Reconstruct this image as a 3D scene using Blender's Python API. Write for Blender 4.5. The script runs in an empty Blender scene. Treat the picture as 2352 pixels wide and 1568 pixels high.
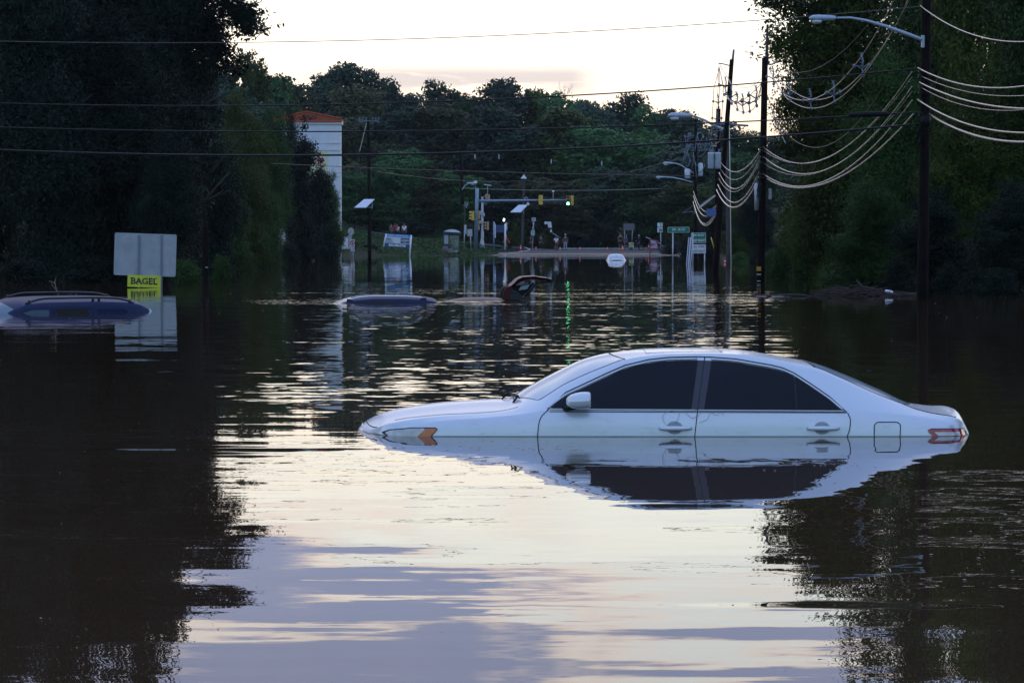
import bpy, bmesh, math, random
import numpy as np
from mathutils import Vector, Matrix, Euler
R = math.radians
random.seed(7)
sc = bpy.context.scene
COL = sc.collection

# ------------------------------------------------------------------ camera
F = 6470.0            # focal length in pixels of a 2352 px wide picture
CX, CY, HZ = 1176.0, 784.0, 553.0
CAMH = 1.53
TILT = math.atan((CY - HZ) / F)
cam_d = bpy.data.cameras.new('camera')
cam = bpy.data.objects.new('camera', cam_d); COL.objects.link(cam)
cam.location = (0, 0, CAMH)
cam.rotation_euler = (math.pi / 2 - TILT, 0, 0)
cam_d.sensor_width = 36.0
cam_d.lens = F / 2352.0 * 36.0
cam_d.clip_start = 0.5; cam_d.clip_end = 6000
sc.camera = cam
CT, ST = math.cos(TILT), math.sin(TILT)
def P(px, py, Y):
    u = (px - CX) / F; v = (CY - py) / F
    t = Y / (CT + v * ST)
    return Vector((u * t, Y, CAMH + t * (-ST + v * CT)))
def DW(py):            # distance at which the water shows at that height
    v = (CY - py) / F
    t = -CAMH / (-ST + v * CT)
    return t * (CT + v * ST)

# ------------------------------------------------------------------ render settings
sc.render.engine = 'CYCLES'
sc.cycles.use_denoising = True
sc.cycles.max_bounces = 8
sc.cycles.glossy_bounces = 4
sc.cycles.transparent_max_bounces = 8
sc.cycles.sample_clamp_indirect = 6
sc.view_settings.view_transform = 'Standard'
sc.view_settings.look = 'None'
sc.view_settings.exposure = 0.0
sc.view_settings.gamma = 1.0

# ------------------------------------------------------------------ node helper
class NT:
    def __init__(s, tree): s.t = tree; s.n = tree.nodes; s.l = tree.links
    def node(s, typ, **kw):
        n = s.n.new(typ)
        for k, v in kw.items(): setattr(n, k, v)
        return n
    def put(s, sock, v):
        if isinstance(v, bpy.types.NodeSocket): s.l.new(v, sock)
        elif v is not None: sock.default_value = v
    def math(s, op, a, b=None, c=None, clamp=False):
        n = s.node('ShaderNodeMath', operation=op, use_clamp=clamp)
        s.put(n.inputs[0], a); s.put(n.inputs[1], b)
        if c is not None: s.put(n.inputs[2], c)
        return n.outputs[0]
    def vmath(s, op, a, b=None, scale=None):
        n = s.node('ShaderNodeVectorMath', operation=op)
        s.put(n.inputs[0], a)
        if b is not None: s.put(n.inputs[1], b)
        if scale is not None: s.put(n.inputs['Scale'], scale)
        return n.outputs['Value'] if op in ('DOT_PRODUCT', 'LENGTH') else n.outputs[0]
    def smooth(s, x, a, b):
        n = s.node('ShaderNodeMapRange', interpolation_type='SMOOTHSTEP')
        s.put(n.inputs[0], x); s.put(n.inputs[1], a); s.put(n.inputs[2], b)
        return n.outputs[0]
    def mix(s, f, a, b, mode='MIX'):
        n = s.node('ShaderNodeMix', data_type='RGBA', blend_type=mode)
        s.put(n.inputs[0], f); s.put(n.inputs[6], a); s.put(n.inputs[7], b)
        return n.outputs[2]
    def noise(s, vec, scale, detail=2, rough=0.5, out='Fac', dist=0.0):
        n = s.node('ShaderNodeTexNoise')
        s.put(n.inputs['Vector'], vec); s.put(n.inputs['Scale'], scale)
        n.inputs['Detail'].default_value = detail; n.inputs['Roughness'].default_value = rough
        n.inputs['Distortion'].default_value = dist
        return n.outputs[out]
    def sep(s, v):
        n = s.node('ShaderNodeSeparateXYZ'); s.put(n.inputs[0], v); return n.outputs
    def comb(s, x, y, z):
        n = s.node('ShaderNodeCombineXYZ'); s.put(n.inputs[0], x); s.put(n.inputs[1], y); s.put(n.inputs[2], z); return n.outputs[0]
    def ramp(s, f, stops):
        n = s.node('ShaderNodeValToRGB'); s.put(n.inputs[0], f)
        el = n.color_ramp.elements
        while len(el) < len(stops): el.new(0.5)
        for e, (p, c) in zip(el, stops): e.position = p; e.color = (*c, 1)
        return n.outputs[0]

# ------------------------------------------------------------------ world: sunset sky, glow ahead, cloud bank above
SUN_EL, SUN_AZ = R(2.2), R(-2.0)          # the sun stands low behind the far trees, straight ahead
world = bpy.data.worlds.new('World'); sc.world = world; world.use_nodes = True
w = NT(world.node_tree); w.n.clear()
tc = w.node('ShaderNodeTexCoord')
D = tc.outputs['Generated']
dx, dy, dz = w.sep(D)[:3]
sky = w.node('ShaderNodeTexSky', sky_type='NISHITA')
sky.sun_disc = False; sky.sun_elevation = SUN_EL; sky.sun_rotation = SUN_AZ
sky.altitude = 50; sky.air_density = 1.2; sky.dust_density = 1.0; sky.ozone_density = 1.0
elev = w.math('ARCSINE', dz)
front = w.smooth(dy, -0.35, 0.97)
# clear sky: pale blue behind and above, cream glow ahead
back_c = w.ramp(w.math('MULTIPLY', elev, 0.9), [(0.0, (0.52, 0.88, 1.08)), (0.10, (0.60, 0.92, 1.24)), (0.4, (0.52, 0.72, 1.22)), (1.0, (0.42, 0.58, 1.10))])
front_c = w.ramp(w.math('MULTIPLY', elev, 2.0), [(0.0, (1.4, 1.04, 0.72)), (0.06, (1.30, 1.14, 0.92)), (0.11, (1.45, 1.40, 1.22)), (0.18, (1.55, 1.66, 1.56)), (0.30, (1.48, 1.72, 1.78)), (0.75, (0.85, 1.08, 1.45)), (1.0, (0.5, 0.7, 1.2))])
clear = w.mix(front, back_c, front_c)
clear = w.mix(0.12, clear, w.vmath('SCALE', sky.outputs[0], scale=0.10))
# clouds
k = w.math('DIVIDE', 1.0, w.math('ADD', w.math('MAXIMUM', dz, 0.0), 0.06))
pv = w.comb(w.math('MULTIPLY', dx, k), w.math('MULTIPLY', dy, k), 0.37)
n1 = w.noise(w.vmath('MULTIPLY', pv, (0.75, 0.80, 1.0)), 1.5, 5, 0.55, dist=0.3)
n2 = w.noise(w.vmath('MULTIPLY', pv, (2.3, 1.6, 1.0)), 1.7, 4, 0.6)
eb = w.math('ADD', elev, w.math('MULTIPLY', w.math('SUBTRACT', n2, 0.5), 0.03))
eb = w.math('ADD', eb, w.math('MULTIPLY', dx, -0.16))     # bank sits lower towards the left
bank = w.smooth(eb, R(5.0), R(5.7))
high = w.smooth(elev, R(7.6), R(8.8))
left_ = w.math('SUBTRACT', 1.0, w.smooth(dx, -0.07, 0.0))
thr = w.math('SUBTRACT', w.math('SUBTRACT', 0.56, w.math('MULTIPLY', left_, 0.08)), w.math('MULTIPLY', high, 0.20))
fr2 = w.smooth(dy, 0.2, 0.8)
cm = w.smooth(n1, w.math('SUBTRACT', thr, 0.12), w.math('ADD', thr, 0.10))
cm = w.math('MULTIPLY', w.math('MULTIPLY', w.math('MULTIPLY', cm, fr2), bank), w.math('SUBTRACT', 1.0, w.math('MULTIPLY', w.smooth(elev, R(13), R(24)), 0.75)))
edge = w.math('MULTIPLY', w.math('MULTIPLY', cm, w.math('SUBTRACT', 1.0, cm)), 4.0)
cloud_c = w.mix(n2, (0.40, 0.50, 0.82, 1), (0.60, 0.63, 0.92, 1))
cloud_c = w.mix(w.math('MULTIPLY', edge, 0.95), cloud_c, (1.60, 1.22, 1.02, 1))
out_c = w.mix(w.math('MULTIPLY', cm, 0.95), clear, cloud_c)
# thin grey-pink streaks low in the glow
pl = w.comb(w.math('MULTIPLY', dx, 14.0), w.math('MULTIPLY', elev, 110.0), 0.0)
n3 = w.noise(pl, 1.0, 4, 0.6, dist=0.4)
g1 = w.math('MULTIPLY', w.smooth(elev, R(2.75), R(3.2)), w.math('SUBTRACT', 1.0, w.smooth(elev, R(3.35), R(3.65))))
gx = w.math('MULTIPLY', w.smooth(dx, -0.10, -0.04), w.math('SUBTRACT', 1.0, w.smooth(dx, 0.02, 0.035)))
lc = w.math('MULTIPLY', w.math('MULTIPLY', w.smooth(n3, 0.34, 0.50), g1), gx)
out_c = w.mix(w.math('MULTIPLY', lc, 0.85), out_c, (0.78, 0.70, 0.69, 1))
# below the horizon: dim earth
out_c = w.mix(w.smooth(dz, -0.02, 0.0), (0.03, 0.03, 0.035, 1), out_c)
bg = w.node('ShaderNodeBackground'); w.l.new(out_c, bg.inputs[0]); bg.inputs[1].default_value = 1.0
wo = w.node('ShaderNodeOutputWorld'); w.l.new(bg.outputs[0], wo.inputs[0])
world.cycles.sampling_method = 'MANUAL'; world.cycles.sample_map_resolution = 1024

sun_d = bpy.data.lights.new('sun', 'SUN'); sun_d.energy = 0.6; sun_d.angle = R(0.5); sun_d.color = (1.0, 0.78, 0.55)
sun = bpy.data.objects.new('sun', sun_d); COL.objects.link(sun)
sdir = Vector((math.sin(-SUN_AZ) * -1, math.cos(SUN_AZ), math.tan(SUN_EL)))
sun.rotation_euler = sdir.to_track_quat('Z', 'Y').to_euler()
sun.location = (0, 600, 40)

# ------------------------------------------------------------------ materials
MATS = {}
def mat(name, col, rough=0.6, metal=0.0, spec=0.5, var=0.0, vscale=3.0, emit=None, estr=0.0, coat=0.0, ior=None):
    if name in MATS: return MATS[name]
    m = bpy.data.materials.new(name); m.use_nodes = True
    t = NT(m.node_tree); b = t.n['Principled BSDF']
    b.inputs['Roughness'].default_value = rough; b.inputs['Metallic'].default_value = metal
    b.inputs['Specular IOR Level'].default_value = spec
    if ior: b.inputs['IOR'].default_value = ior
    if coat: b.inputs['Coat Weight'].default_value = coat; b.inputs['Coat Roughness'].default_value = 0.03
    g = t.node('ShaderNodeNewGeometry')
    nz = t.noise(g.outputs['Position'], vscale, 5, 0.6)
    lo = tuple(c * (1 - var) for c in col) + (1,); hi = tuple(min(1, c * (1 + var)) for c in col) + (1,)
    f = t.smooth(nz, 0.3, 0.7)
    t.l.new(t.mix(f, lo, hi), b.inputs['Base Color'])
    if emit:
        b.inputs['Emission Color'].default_value = (*emit, 1); b.inputs['Emission Strength'].default_value = estr
    MATS[name] = m
    return m

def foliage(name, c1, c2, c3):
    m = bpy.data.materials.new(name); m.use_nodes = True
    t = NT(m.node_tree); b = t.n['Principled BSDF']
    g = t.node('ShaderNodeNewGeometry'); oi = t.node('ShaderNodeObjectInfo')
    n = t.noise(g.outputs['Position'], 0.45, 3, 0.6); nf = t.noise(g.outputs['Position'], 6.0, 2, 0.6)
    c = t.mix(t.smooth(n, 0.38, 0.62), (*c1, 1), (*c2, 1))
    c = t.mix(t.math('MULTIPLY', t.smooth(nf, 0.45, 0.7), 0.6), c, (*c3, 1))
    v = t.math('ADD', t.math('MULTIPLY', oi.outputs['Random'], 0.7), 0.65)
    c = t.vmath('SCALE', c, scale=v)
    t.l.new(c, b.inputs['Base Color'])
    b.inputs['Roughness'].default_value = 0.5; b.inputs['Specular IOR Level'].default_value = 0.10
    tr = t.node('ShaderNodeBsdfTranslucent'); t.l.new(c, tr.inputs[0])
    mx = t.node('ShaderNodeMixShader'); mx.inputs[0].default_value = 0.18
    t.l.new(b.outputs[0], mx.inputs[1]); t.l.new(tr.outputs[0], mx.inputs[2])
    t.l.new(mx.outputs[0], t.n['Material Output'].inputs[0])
    return m
FOL = {
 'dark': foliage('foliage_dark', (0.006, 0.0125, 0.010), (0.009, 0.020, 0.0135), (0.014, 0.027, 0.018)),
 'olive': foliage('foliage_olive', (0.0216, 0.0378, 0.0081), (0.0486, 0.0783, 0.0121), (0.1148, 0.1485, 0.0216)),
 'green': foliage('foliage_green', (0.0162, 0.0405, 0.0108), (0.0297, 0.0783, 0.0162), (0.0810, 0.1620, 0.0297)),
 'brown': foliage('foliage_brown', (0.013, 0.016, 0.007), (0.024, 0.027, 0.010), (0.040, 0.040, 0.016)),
 'fdark': foliage('foliage_far_dark', (0.0312, 0.0572, 0.0416), (0.0468, 0.0858, 0.0546), (0.0715, 0.1170, 0.0676)),  # far copies are lightened: haze of distance put into the leaf colour
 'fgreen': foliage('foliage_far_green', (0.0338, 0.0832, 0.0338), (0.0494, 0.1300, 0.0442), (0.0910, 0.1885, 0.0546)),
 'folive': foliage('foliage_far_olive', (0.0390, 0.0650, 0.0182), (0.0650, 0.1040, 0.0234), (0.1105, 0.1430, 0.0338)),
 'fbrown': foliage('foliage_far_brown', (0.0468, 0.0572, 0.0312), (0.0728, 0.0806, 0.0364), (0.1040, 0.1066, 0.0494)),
 'gold': foliage('foliage_gold', (0.022, 0.030, 0.006), (0.045, 0.052, 0.009), (0.07, 0.07, 0.012)),
}

# ------------------------------------------------------------------ mesh builder
def new_mesh(name, V, Fc, smooth=False):
    me = bpy.data.meshes.new(name); me.from_pydata([tuple(v) for v in V], [], [tuple(f) for f in Fc]); me.update()
    if smooth: me.polygons.foreach_set('use_smooth', [True] * len(me.polygons))
    return me
def root_of(o):
    while o.parent: o = o.parent
    return o
class MB:
    def __init__(s): s.v = []; s.f = []
    def add(s, V, Fc):
        k = len(s.v); s.v += [Vector(v) for v in V]; s.f += [tuple(i + k for i in f) for f in Fc]; return s
    def box(s, a, b):
        (x0, y0, z0), (x1, y1, z1) = a, b
        return s.add([(x0,y0,z0),(x1,y0,z0),(x1,y1,z0),(x0,y1,z0),(x0,y0,z1),(x1,y0,z1),(x1,y1,z1),(x0,y1,z1)],
                     [(0,3,2,1),(4,5,6,7),(0,1,5,4),(1,2,6,5),(2,3,7,6),(3,0,4,7)])
    def cbox(s, c, size, rot=None, bev=0.0):
        bm = bmesh.new(); bmesh.ops.create_cube(bm, size=1.0)
        bmesh.ops.scale(bm, vec=size, verts=bm.verts)
        if bev: bmesh.ops.bevel(bm, geom=bm.edges[:], offset=bev, segments=2, affect='EDGES', profile=0.5)
        M = Matrix.Translation(c) @ (Euler(rot).to_matrix().to_4x4() if rot else Matrix.Identity(4))
        bm.transform(M); bm.verts.index_update()
        s.add([v.co.copy() for v in bm.verts], [[v.index for v in f.verts] for f in bm.faces]); bm.free(); return s
    def tube(s, pts, r, seg=8, cap=True, squash=None):
        pts = [Vector(p) for p in pts]; n = len(pts)
        rs = r if isinstance(r, (list, tuple)) else [r] * n
        T = []
        for i in range(n):
            a = pts[max(0, i-1)]; b = pts[min(n-1, i+1)]; d = (b - a)
            T.append(d.normalized() if d.length > 1e-9 else Vector((0,0,1)))
        up = Vector((0,0,1)) if abs(T[0].z) < 0.95 else Vector((1,0,0))
        nrm = T[0].cross(up).normalized()
        k = len(s.v)
        for i in range(n):
            nrm = (nrm - T[i] * nrm.dot(T[i]))
            if nrm.length < 1e-6: nrm = T[i].orthogonal()
            nrm.normalize(); bn = T[i].cross(nrm)
            for j in range(seg):
                a = 2 * math.pi * j / seg
                s.v.append(pts[i] + (nrm * math.cos(a) + bn * math.sin(a)) * rs[i])
        for i in range(n-1):
            for j in range(seg):
                a = k + i*seg + j; b = k + i*seg + (j+1) % seg
                s.f.append((a, b, b + seg, a + seg))
        if cap:
            s.f.append(tuple(k + j for j in range(seg))[::-1]); s.f.append(tuple(k + (n-1)*seg + j for j in range(seg)))
        return s
    def lathe(s, c, prof, seg=16, axis='Z'):
        k = len(s.v); c = Vector(c); n = len(prof)
        for (r, h) in prof:
            for j in range(seg):
                a = 2*math.pi*j/seg
                if axis == 'Z': p = Vector((r*math.cos(a), r*math.sin(a), h))
                elif axis == 'Y': p = Vector((r*math.cos(a), h, r*math.sin(a)))
                else: p = Vector((h, r*math.cos(a), r*math.sin(a)))
                s.v.append(c + p)
        for i in range(n-1):
            for j in range(seg):
                a = k + i*seg + j; b = k + i*seg + (j+1) % seg
                s.f.append((a, b, b+seg, a+seg))
        s.f.append(tuple(k + j for j in range(seg))[::-1]); s.f.append(tuple(k + (n-1)*seg + j for j in range(seg)))
        return s
    def prism(s, poly, y0, y1):      # polygon given as (x, z), extruded along y
        n = len(poly); k = len(s.v)
        for (x, z) in poly: s.v.append(Vector((x, y0, z)))
        for (x, z) in poly: s.v.append(Vector((x, y1, z)))
        s.f.append(tuple(k + i for i in range(n))); s.f.append(tuple(k + n + i for i in range(n))[::-1])
        for i in range(n):
            j = (i+1) % n; s.f.append((k+i, k+n+i, k+n+j, k+j))
        return s
    def grid(s, G, close=False):
        rows = len(G); cols = len(G[0]); k = len(s.v)
        for r in G:
            for p in r: s.v.append(Vector(p))
        for i in range(rows-1):
            for j in range(cols-1):
                a = k + i*cols + j; s.f.append((a, a+1, a+cols+1, a+cols))
        return s
    def build(s, name, m, parent=None, smooth=False, loc=None, fix=True):
        o_at = Vector((0,0,0))
        if parent is not None: o_at = Vector(root_of(parent)['_at'])
        elif loc is not None: o_at = Vector(loc)
        me = new_mesh(name, [v - o_at for v in s.v], s.f, smooth)
        if fix:
            bm = bmesh.new(); bm.from_mesh(me); bmesh.ops.recalc_face_normals(bm, faces=bm.faces); bm.to_mesh(me); bm.free()
            if smooth: me.polygons.foreach_set('use_smooth', [True] * len(me.polygons))
        me.materials.append(m if not isinstance(m, str) else MATS[m])
        o = bpy.data.objects.new(name, me); COL.objects.link(o)
        if parent is not None: o.parent = parent
        elif loc is not None: o.location = loc
        return o
def thing(name, label, cat, at=(0,0,0), group=None):
    o = bpy.data.objects.new(name, None); COL.objects.link(o); o.empty_display_size = 0.2
    o.location = at; o['_at'] = tuple(at)
    o['label'] = label; o['category'] = cat
    if group: o['group'] = group
    return o
def tag(o, label, cat, group=None, kind=None):
    o['label'] = label; o['category'] = cat
    if group: o['group'] = group
    if kind: o['kind'] = kind
    return o
def copy_tree(o, parent=None):
    c = o.copy(); COL.objects.link(c)
    if parent is not None: c.parent = parent
    for ch in list(o.children): copy_tree(ch, c)
    return c
def text_mesh(txt, size, bold=0.0, spacing=1.0):
    cu = bpy.data.curves.new('t', 'FONT'); cu.body = txt; cu.size = size; cu.align_x = 'CENTER'; cu.align_y = 'CENTER'
    cu.offset = bold; cu.extrude = 0.0; cu.space_character = spacing; cu.resolution_u = 3
    ob = bpy.data.objects.new('t', cu); COL.objects.link(ob)
    bpy.context.view_layer.update()
    me = bpy.data.meshes.new_from_object(ob)
    V = [v.co.copy() for v in me.vertices]; Fc = [tuple(p.vertices) for p in me.polygons]
    bpy.data.objects.remove(ob); bpy.data.curves.remove(cu); bpy.data.meshes.remove(me)
    return V, Fc
def add_text(mb, txt, c, width, height, bold=0.0, rot=0.0, yaw=0.0, spacing=1.0):
    V, Fc = text_mesh(txt, 1.0, bold, spacing)
    x0 = min(v.x for v in V); x1 = max(v.x for v in V); y0 = min(v.y for v in V); y1 = max(v.y for v in V)
    out = []
    for v in V:
        a = (v.x - (x0+x1)/2) / (x1-x0) * width; b = (v.y - (y0+y1)/2) / (y1-y0) * height
        a, b = a*math.cos(rot) - b*math.sin(rot), a*math.sin(rot) + b*math.cos(rot)
        out.append(Vector(c) + Vector((a*math.cos(yaw), a*math.sin(yaw), b)))
    mb.add(out, Fc)
def lerp(a, b, t): return a + (b - a) * t
def interp(x, T):      # smooth interpolation through a sorted table
    xs = [p[0] for p in T]; ys = [p[1] for p in T]
    if x <= xs[0]: return ys[0]
    if x >= xs[-1]: return ys[-1]
    n = len(xs)
    for i in range(n-1):
        if x <= xs[i+1]: break
    def m(j):
        if j == 0: return (ys[1]-ys[0])/(xs[1]-xs[0])
        if j == n-1: return (ys[-1]-ys[-2])/(xs[-1]-xs[-2])
        a = (ys[j]-ys[j-1])/(xs[j]-xs[j-1]); b = (ys[j+1]-ys[j])/(xs[j+1]-xs[j])
        return 0 if a*b <= 0 else 2*a*b/(a+b)
    h = xs[i+1]-xs[i]; t = (x-xs[i])/h
    return ((2*t**3-3*t**2+1)*ys[i] + (t**3-2*t**2+t)*h*m(i) + (-2*t**3+3*t**2)*ys[i+1] + (t**3-t**2)*h*m(i+1))

# common materials
mat('white_paint', (0.78, 0.79, 0.80), 0.45, var=0.05)
mat('sign_back', (0.36, 0.40, 0.43), 0.42, 0.35, var=0.12, vscale=2.5)
mat('galvanized', (0.40, 0.42, 0.44), 0.45, 0.5, var=0.12)
mat('blue_grey_metal', (0.22, 0.30, 0.40), 0.4, 0.3, var=0.1)
mat('pole_wood', (0.0075, 0.005, 0.0045), 0.9, spec=0.12, var=0.35, vscale=5)
mat('grey_wood', (0.06, 0.052, 0.052), 0.85, var=0.25, vscale=5)
mat('black_rubber', (0.006, 0.006, 0.007), 0.6, spec=0.2)
mat('black_cable', (0.005, 0.006, 0.010), 0.4, spec=0.3)
mat('bare_wire', (0.55, 0.50, 0.44), 0.28, 0.9)
mat('lashed_cable', (0.42, 0.39, 0.36), 0.24, 0.95)
mat('insulator', (0.13, 0.17, 0.22), 0.35)
mat('dark', (0.012, 0.012, 0.014), 0.5)
mat('lamp_glass', (0.55, 0.58, 0.60), 0.12, spec=0.8)
mat('lamp_head', (0.34, 0.42, 0.50), 0.35, 0.2)
mat('signal_yellow', (0.62, 0.40, 0.05), 0.45, var=0.08)
mat('signal_tan', (0.42, 0.26, 0.14), 0.5, var=0.08)
mat('sign_green', (0.0, 0.16, 0.11), 0.4, var=0.08)
mat('sign_white', (0.62, 0.66, 0.70), 0.4, var=0.06)
mat('sign_blue', (0.02, 0.05, 0.16), 0.4, var=0.08)
mat('sign_black', (0.015, 0.017, 0.03), 0.45)
mat('sign_red', (0.42, 0.03, 0.03), 0.45)
mat('sign_yellow', (0.62, 0.68, 0.04), 0.45, var=0.05)
mat('sign_magenta', (0.20, 0.045, 0.10), 0.45, var=0.1)
mat('text_white', (0.75, 0.80, 0.80), 0.4)
mat('cone_orange', (1.0, 0.11, 0.03), 0.5, var=0.06)
mat('solar_white', (0.72, 0.76, 0.86), 0.25, spec=0.6)
mat('concrete', (0.32, 0.30, 0.28), 0.85, var=0.2, vscale=1.5)
mat('chrome', (0.75, 0.75, 0.78), 0.12, 1.0)
mat('dull_wire', (0.10, 0.09, 0.085), 0.4, 0.3)
mat('transformer_grey', (.50, .58, .66), .4, var=.1)
mat('dim_plate', (0.13, 0.15, 0.17), 0.6, 0.2, var=0.1)
mat('frame_black', (0.02, 0.025, 0.035), 0.4)
mat('guy_yellow', (0.60, 0.45, 0.03), 0.5)
mat('pylon_white', (0.66, 0.68, 0.70), 0.6, var=0.05)
mat('pylon_panel', (0.62, 0.68, 0.74), 0.35, var=0.08, vscale=0.6)
mat('pylon_yellow', (0.62, 0.62, 0.36), 0.5, var=0.1, vscale=0.8)
mat('orange_roof', (0.30, 0.055, 0.012), 0.6, var=0.1)
mat('red_trim', (0.50, 0.07, 0.03), 0.5)
mat('signal_pale', (.42,.34,.26), .5)
mat('sig_red', (0.10, 0.01, 0.01), 0.3); mat('sig_amber', (0.10, 0.04, 0.01), 0.3); mat('sig_green', (0.01, 0.08, 0.05), 0.3)
mat('sig_green_lit', (0.2, 0.8, 0.5), 0.3, emit=(0.12, 1.0, 0.42), estr=14.0)
mat('band_cyan', (.04, .28, .62), .4); mat('band_navy', (.025, .06, .24), .4)
# ================================================================== ground and water
def sstep(x, a, b):
    t = np.clip((x - a) / (b - a), 0, 1); return t * t * (3 - 2 * t)
def H(x, y):
    x = np.asarray(x, float); y = np.asarray(y, float)
    z = -1.3 + 0 * x
    far = np.clip((y - 291) * 0.022, -1.3, 0) + 0.46 * np.clip((y - 291) / 45.0, 0, 1)
    left = sstep(-x, 13.0 - 2.0 * sstep(y, 250, 300), 24.0) * sstep(y, 105, 125)
    right = sstep(x, 10.5 + 4.5 * sstep(y, 100, 180) + 4 * sstep(y, 230, 290), 22 + 4 * sstep(y, 230, 290)) * sstep(y, 66, 84)
    z = np.maximum(z, far)
    z = z + left * 2.3 * (1 - 0.25 * sstep(y, 225, 300)) + right * 2.6
    isl = sstep(-x, 0.6, 9.0) * sstep(y, 287, 340)
    z = z + isl * 1.25
    z = z + 2.0 * sstep(y, 351, 372) + 9.0 * sstep(y, 375, 470) + 10 * sstep(y, 470, 900)
    z = z + 7.0 * sstep(np.abs(x), 30, 90) * sstep(y, 90, 200)
    return z
def Hz(x, y): return float(H(x, y))
def axis(parts):
    out = []
    for a, b, n in parts: out += list(np.linspace(a, b, n, endpoint=False))
    return np.array(out + [parts[-1][1]])
gx_ = axis([(-3000, -300, 12), (-300, -60, 20), (-60, 60, 120), (60, 300, 20), (300, 3000, 12)])
gy_ = axis([(-400, 60, 16), (60, 130, 28), (130, 280, 40), (280, 380, 80), (380, 600, 20), (600, 5000, 14)])
XX, YY = np.meshgrid(gx_, gy_)
ZZ = H(XX, YY) + 0.03 * np.sin(XX * 1.7 + YY * .6) * np.sin(YY * .9) * (YY > 296) * (np.abs(XX - 11) > 12)
V = np.stack([XX.ravel(), YY.ravel(), ZZ.ravel()], 1)
nc = len(gx_); Fg = []
for i in range(len(gy_) - 1):
    for j in range(nc - 1):
        a = i * nc + j; Fg.append((a, a+1, a+nc+1, a+nc))
m = bpy.data.materials.new('ground_grass'); m.use_nodes = True
t = NT(m.node_tree); b = t.n['Principled BSDF']; g = t.node('ShaderNodeNewGeometry')
n_ = t.noise(g.outputs['Position'], 0.35, 6, 0.65); nf_ = t.noise(g.outputs['Position'], 4.0, 4, 0.7)
c_ = t.mix(t.smooth(n_, 0.35, 0.65), (0.009, 0.017, 0.006, 1), (0.016, 0.028, 0.009, 1))
c_ = t.mix(t.math('MULTIPLY', t.smooth(nf_, 0.5, 0.75), 0.5), c_, (0.024, 0.032, 0.012, 1))
t.l.new(c_, b.inputs['Base Color']); b.inputs['Roughness'].default_value = 0.9; b.inputs['Specular IOR Level'].default_value = 0.1
me = new_mesh('ground', V, Fg, True); me.materials.append(m)
ground = bpy.data.objects.new('ground', me); COL.objects.link(ground); ground['kind'] = 'structure'

# wet road surfacing where the flood ends
mr = bpy.data.materials.new('wet_asphalt'); mr.use_nodes = True
t = NT(mr.node_tree); b = t.n['Principled BSDF']; g = t.node('ShaderNodeNewGeometry')
n_ = t.noise(t.vmath('MULTIPLY', g.outputs['Position'], (0.25, 1.0, 1.0)), 0.5, 5, 0.6)
t.l.new(t.mix(n_, (0.030, 0.030, 0.034, 1), (0.060, 0.058, 0.060, 1)), b.inputs['Base Color'])
yy = t.sep(g.outputs['Position'])[1]
t.l.new(t.math('ADD', 0.14, t.math('ADD', t.math('MULTIPLY', n_, 0.15), t.math('MULTIPLY', t.smooth(yy, 295, 312), 0.60))), b.inputs['Roughness'])
mb = MB(); G = []
ys = np.linspace(283, 352, 36)
for y in ys:
    xl = interp(y, [(283, -3.0), (300, -1.5), (312, 1.0), (335, 2.2), (338, -20), (352, -40)]) if y < 337 else -32
    xr = 20.5 if y < 337 else 34
    G.append([(x, y, Hz(x, y) + 0.02) for x in np.linspace(xl, xr, 40)])
road = mb.grid(G).build('road', mr, fix=False); road['kind'] = 'structure'
mat('kerb', (0.36, 0.35, 0.34), 0.8, var=0.25, vscale=0.7)
def kerb(name, pts, wd=0.18, h=0.14):
    mb = MB()
    for (x0, y0), (x1, y1) in zip(pts[:-1], pts[1:]):
        n = max(1, int(math.hypot(x1-x0, y1-y0) / 1.2))
        for i in range(n):
            a = i / n; c = (i + 0.97) / n
            A = Vector((lerp(x0,x1,a), lerp(y0,y1,a))); B = Vector((lerp(x0,x1,c), lerp(y0,y1,c)))
            d = (B-A).normalized(); q = Vector((-d.y, d.x)) * wd/2
            za = Hz(A.x, A.y) + h; zb = Hz(B.x, B.y) + h
            L = [(A+q, za), (A-q, za), (B-q, zb), (B+q, zb)]
            mb.add([(p.x, p.y, z) for p, z in L] + [(p.x, p.y, z-0.5) for p, z in L], [(0,1,2,3),(0,4,5,1),(1,5,6,2),(2,6,7,3),(3,7,4,0)])
    o = mb.build(name, 'kerb' if False else MATS['kerb']); o['kind'] = 'structure'; return o
kerb('kerb', [(-1.4, 301), (0.6, 308), (1.8, 322), (2.2, 335)])
kerb('kerb', [(5.0, 349.5), (22, 350), (34, 350)], 0.25, 0.20)
kerb('kerb', [(20.6, 286), (20.8, 335)])
# pavement on the island
mb = MB(); G = []
for y in np.linspace(334, 338, 4): G.append([(x, y, Hz(x, y) + 0.06) for x in np.linspace(-10, 3.6, 12)])
pv_ = mb.grid(G).build('pavement', 'concrete', fix=False); pv_['kind'] = 'structure'

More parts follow.
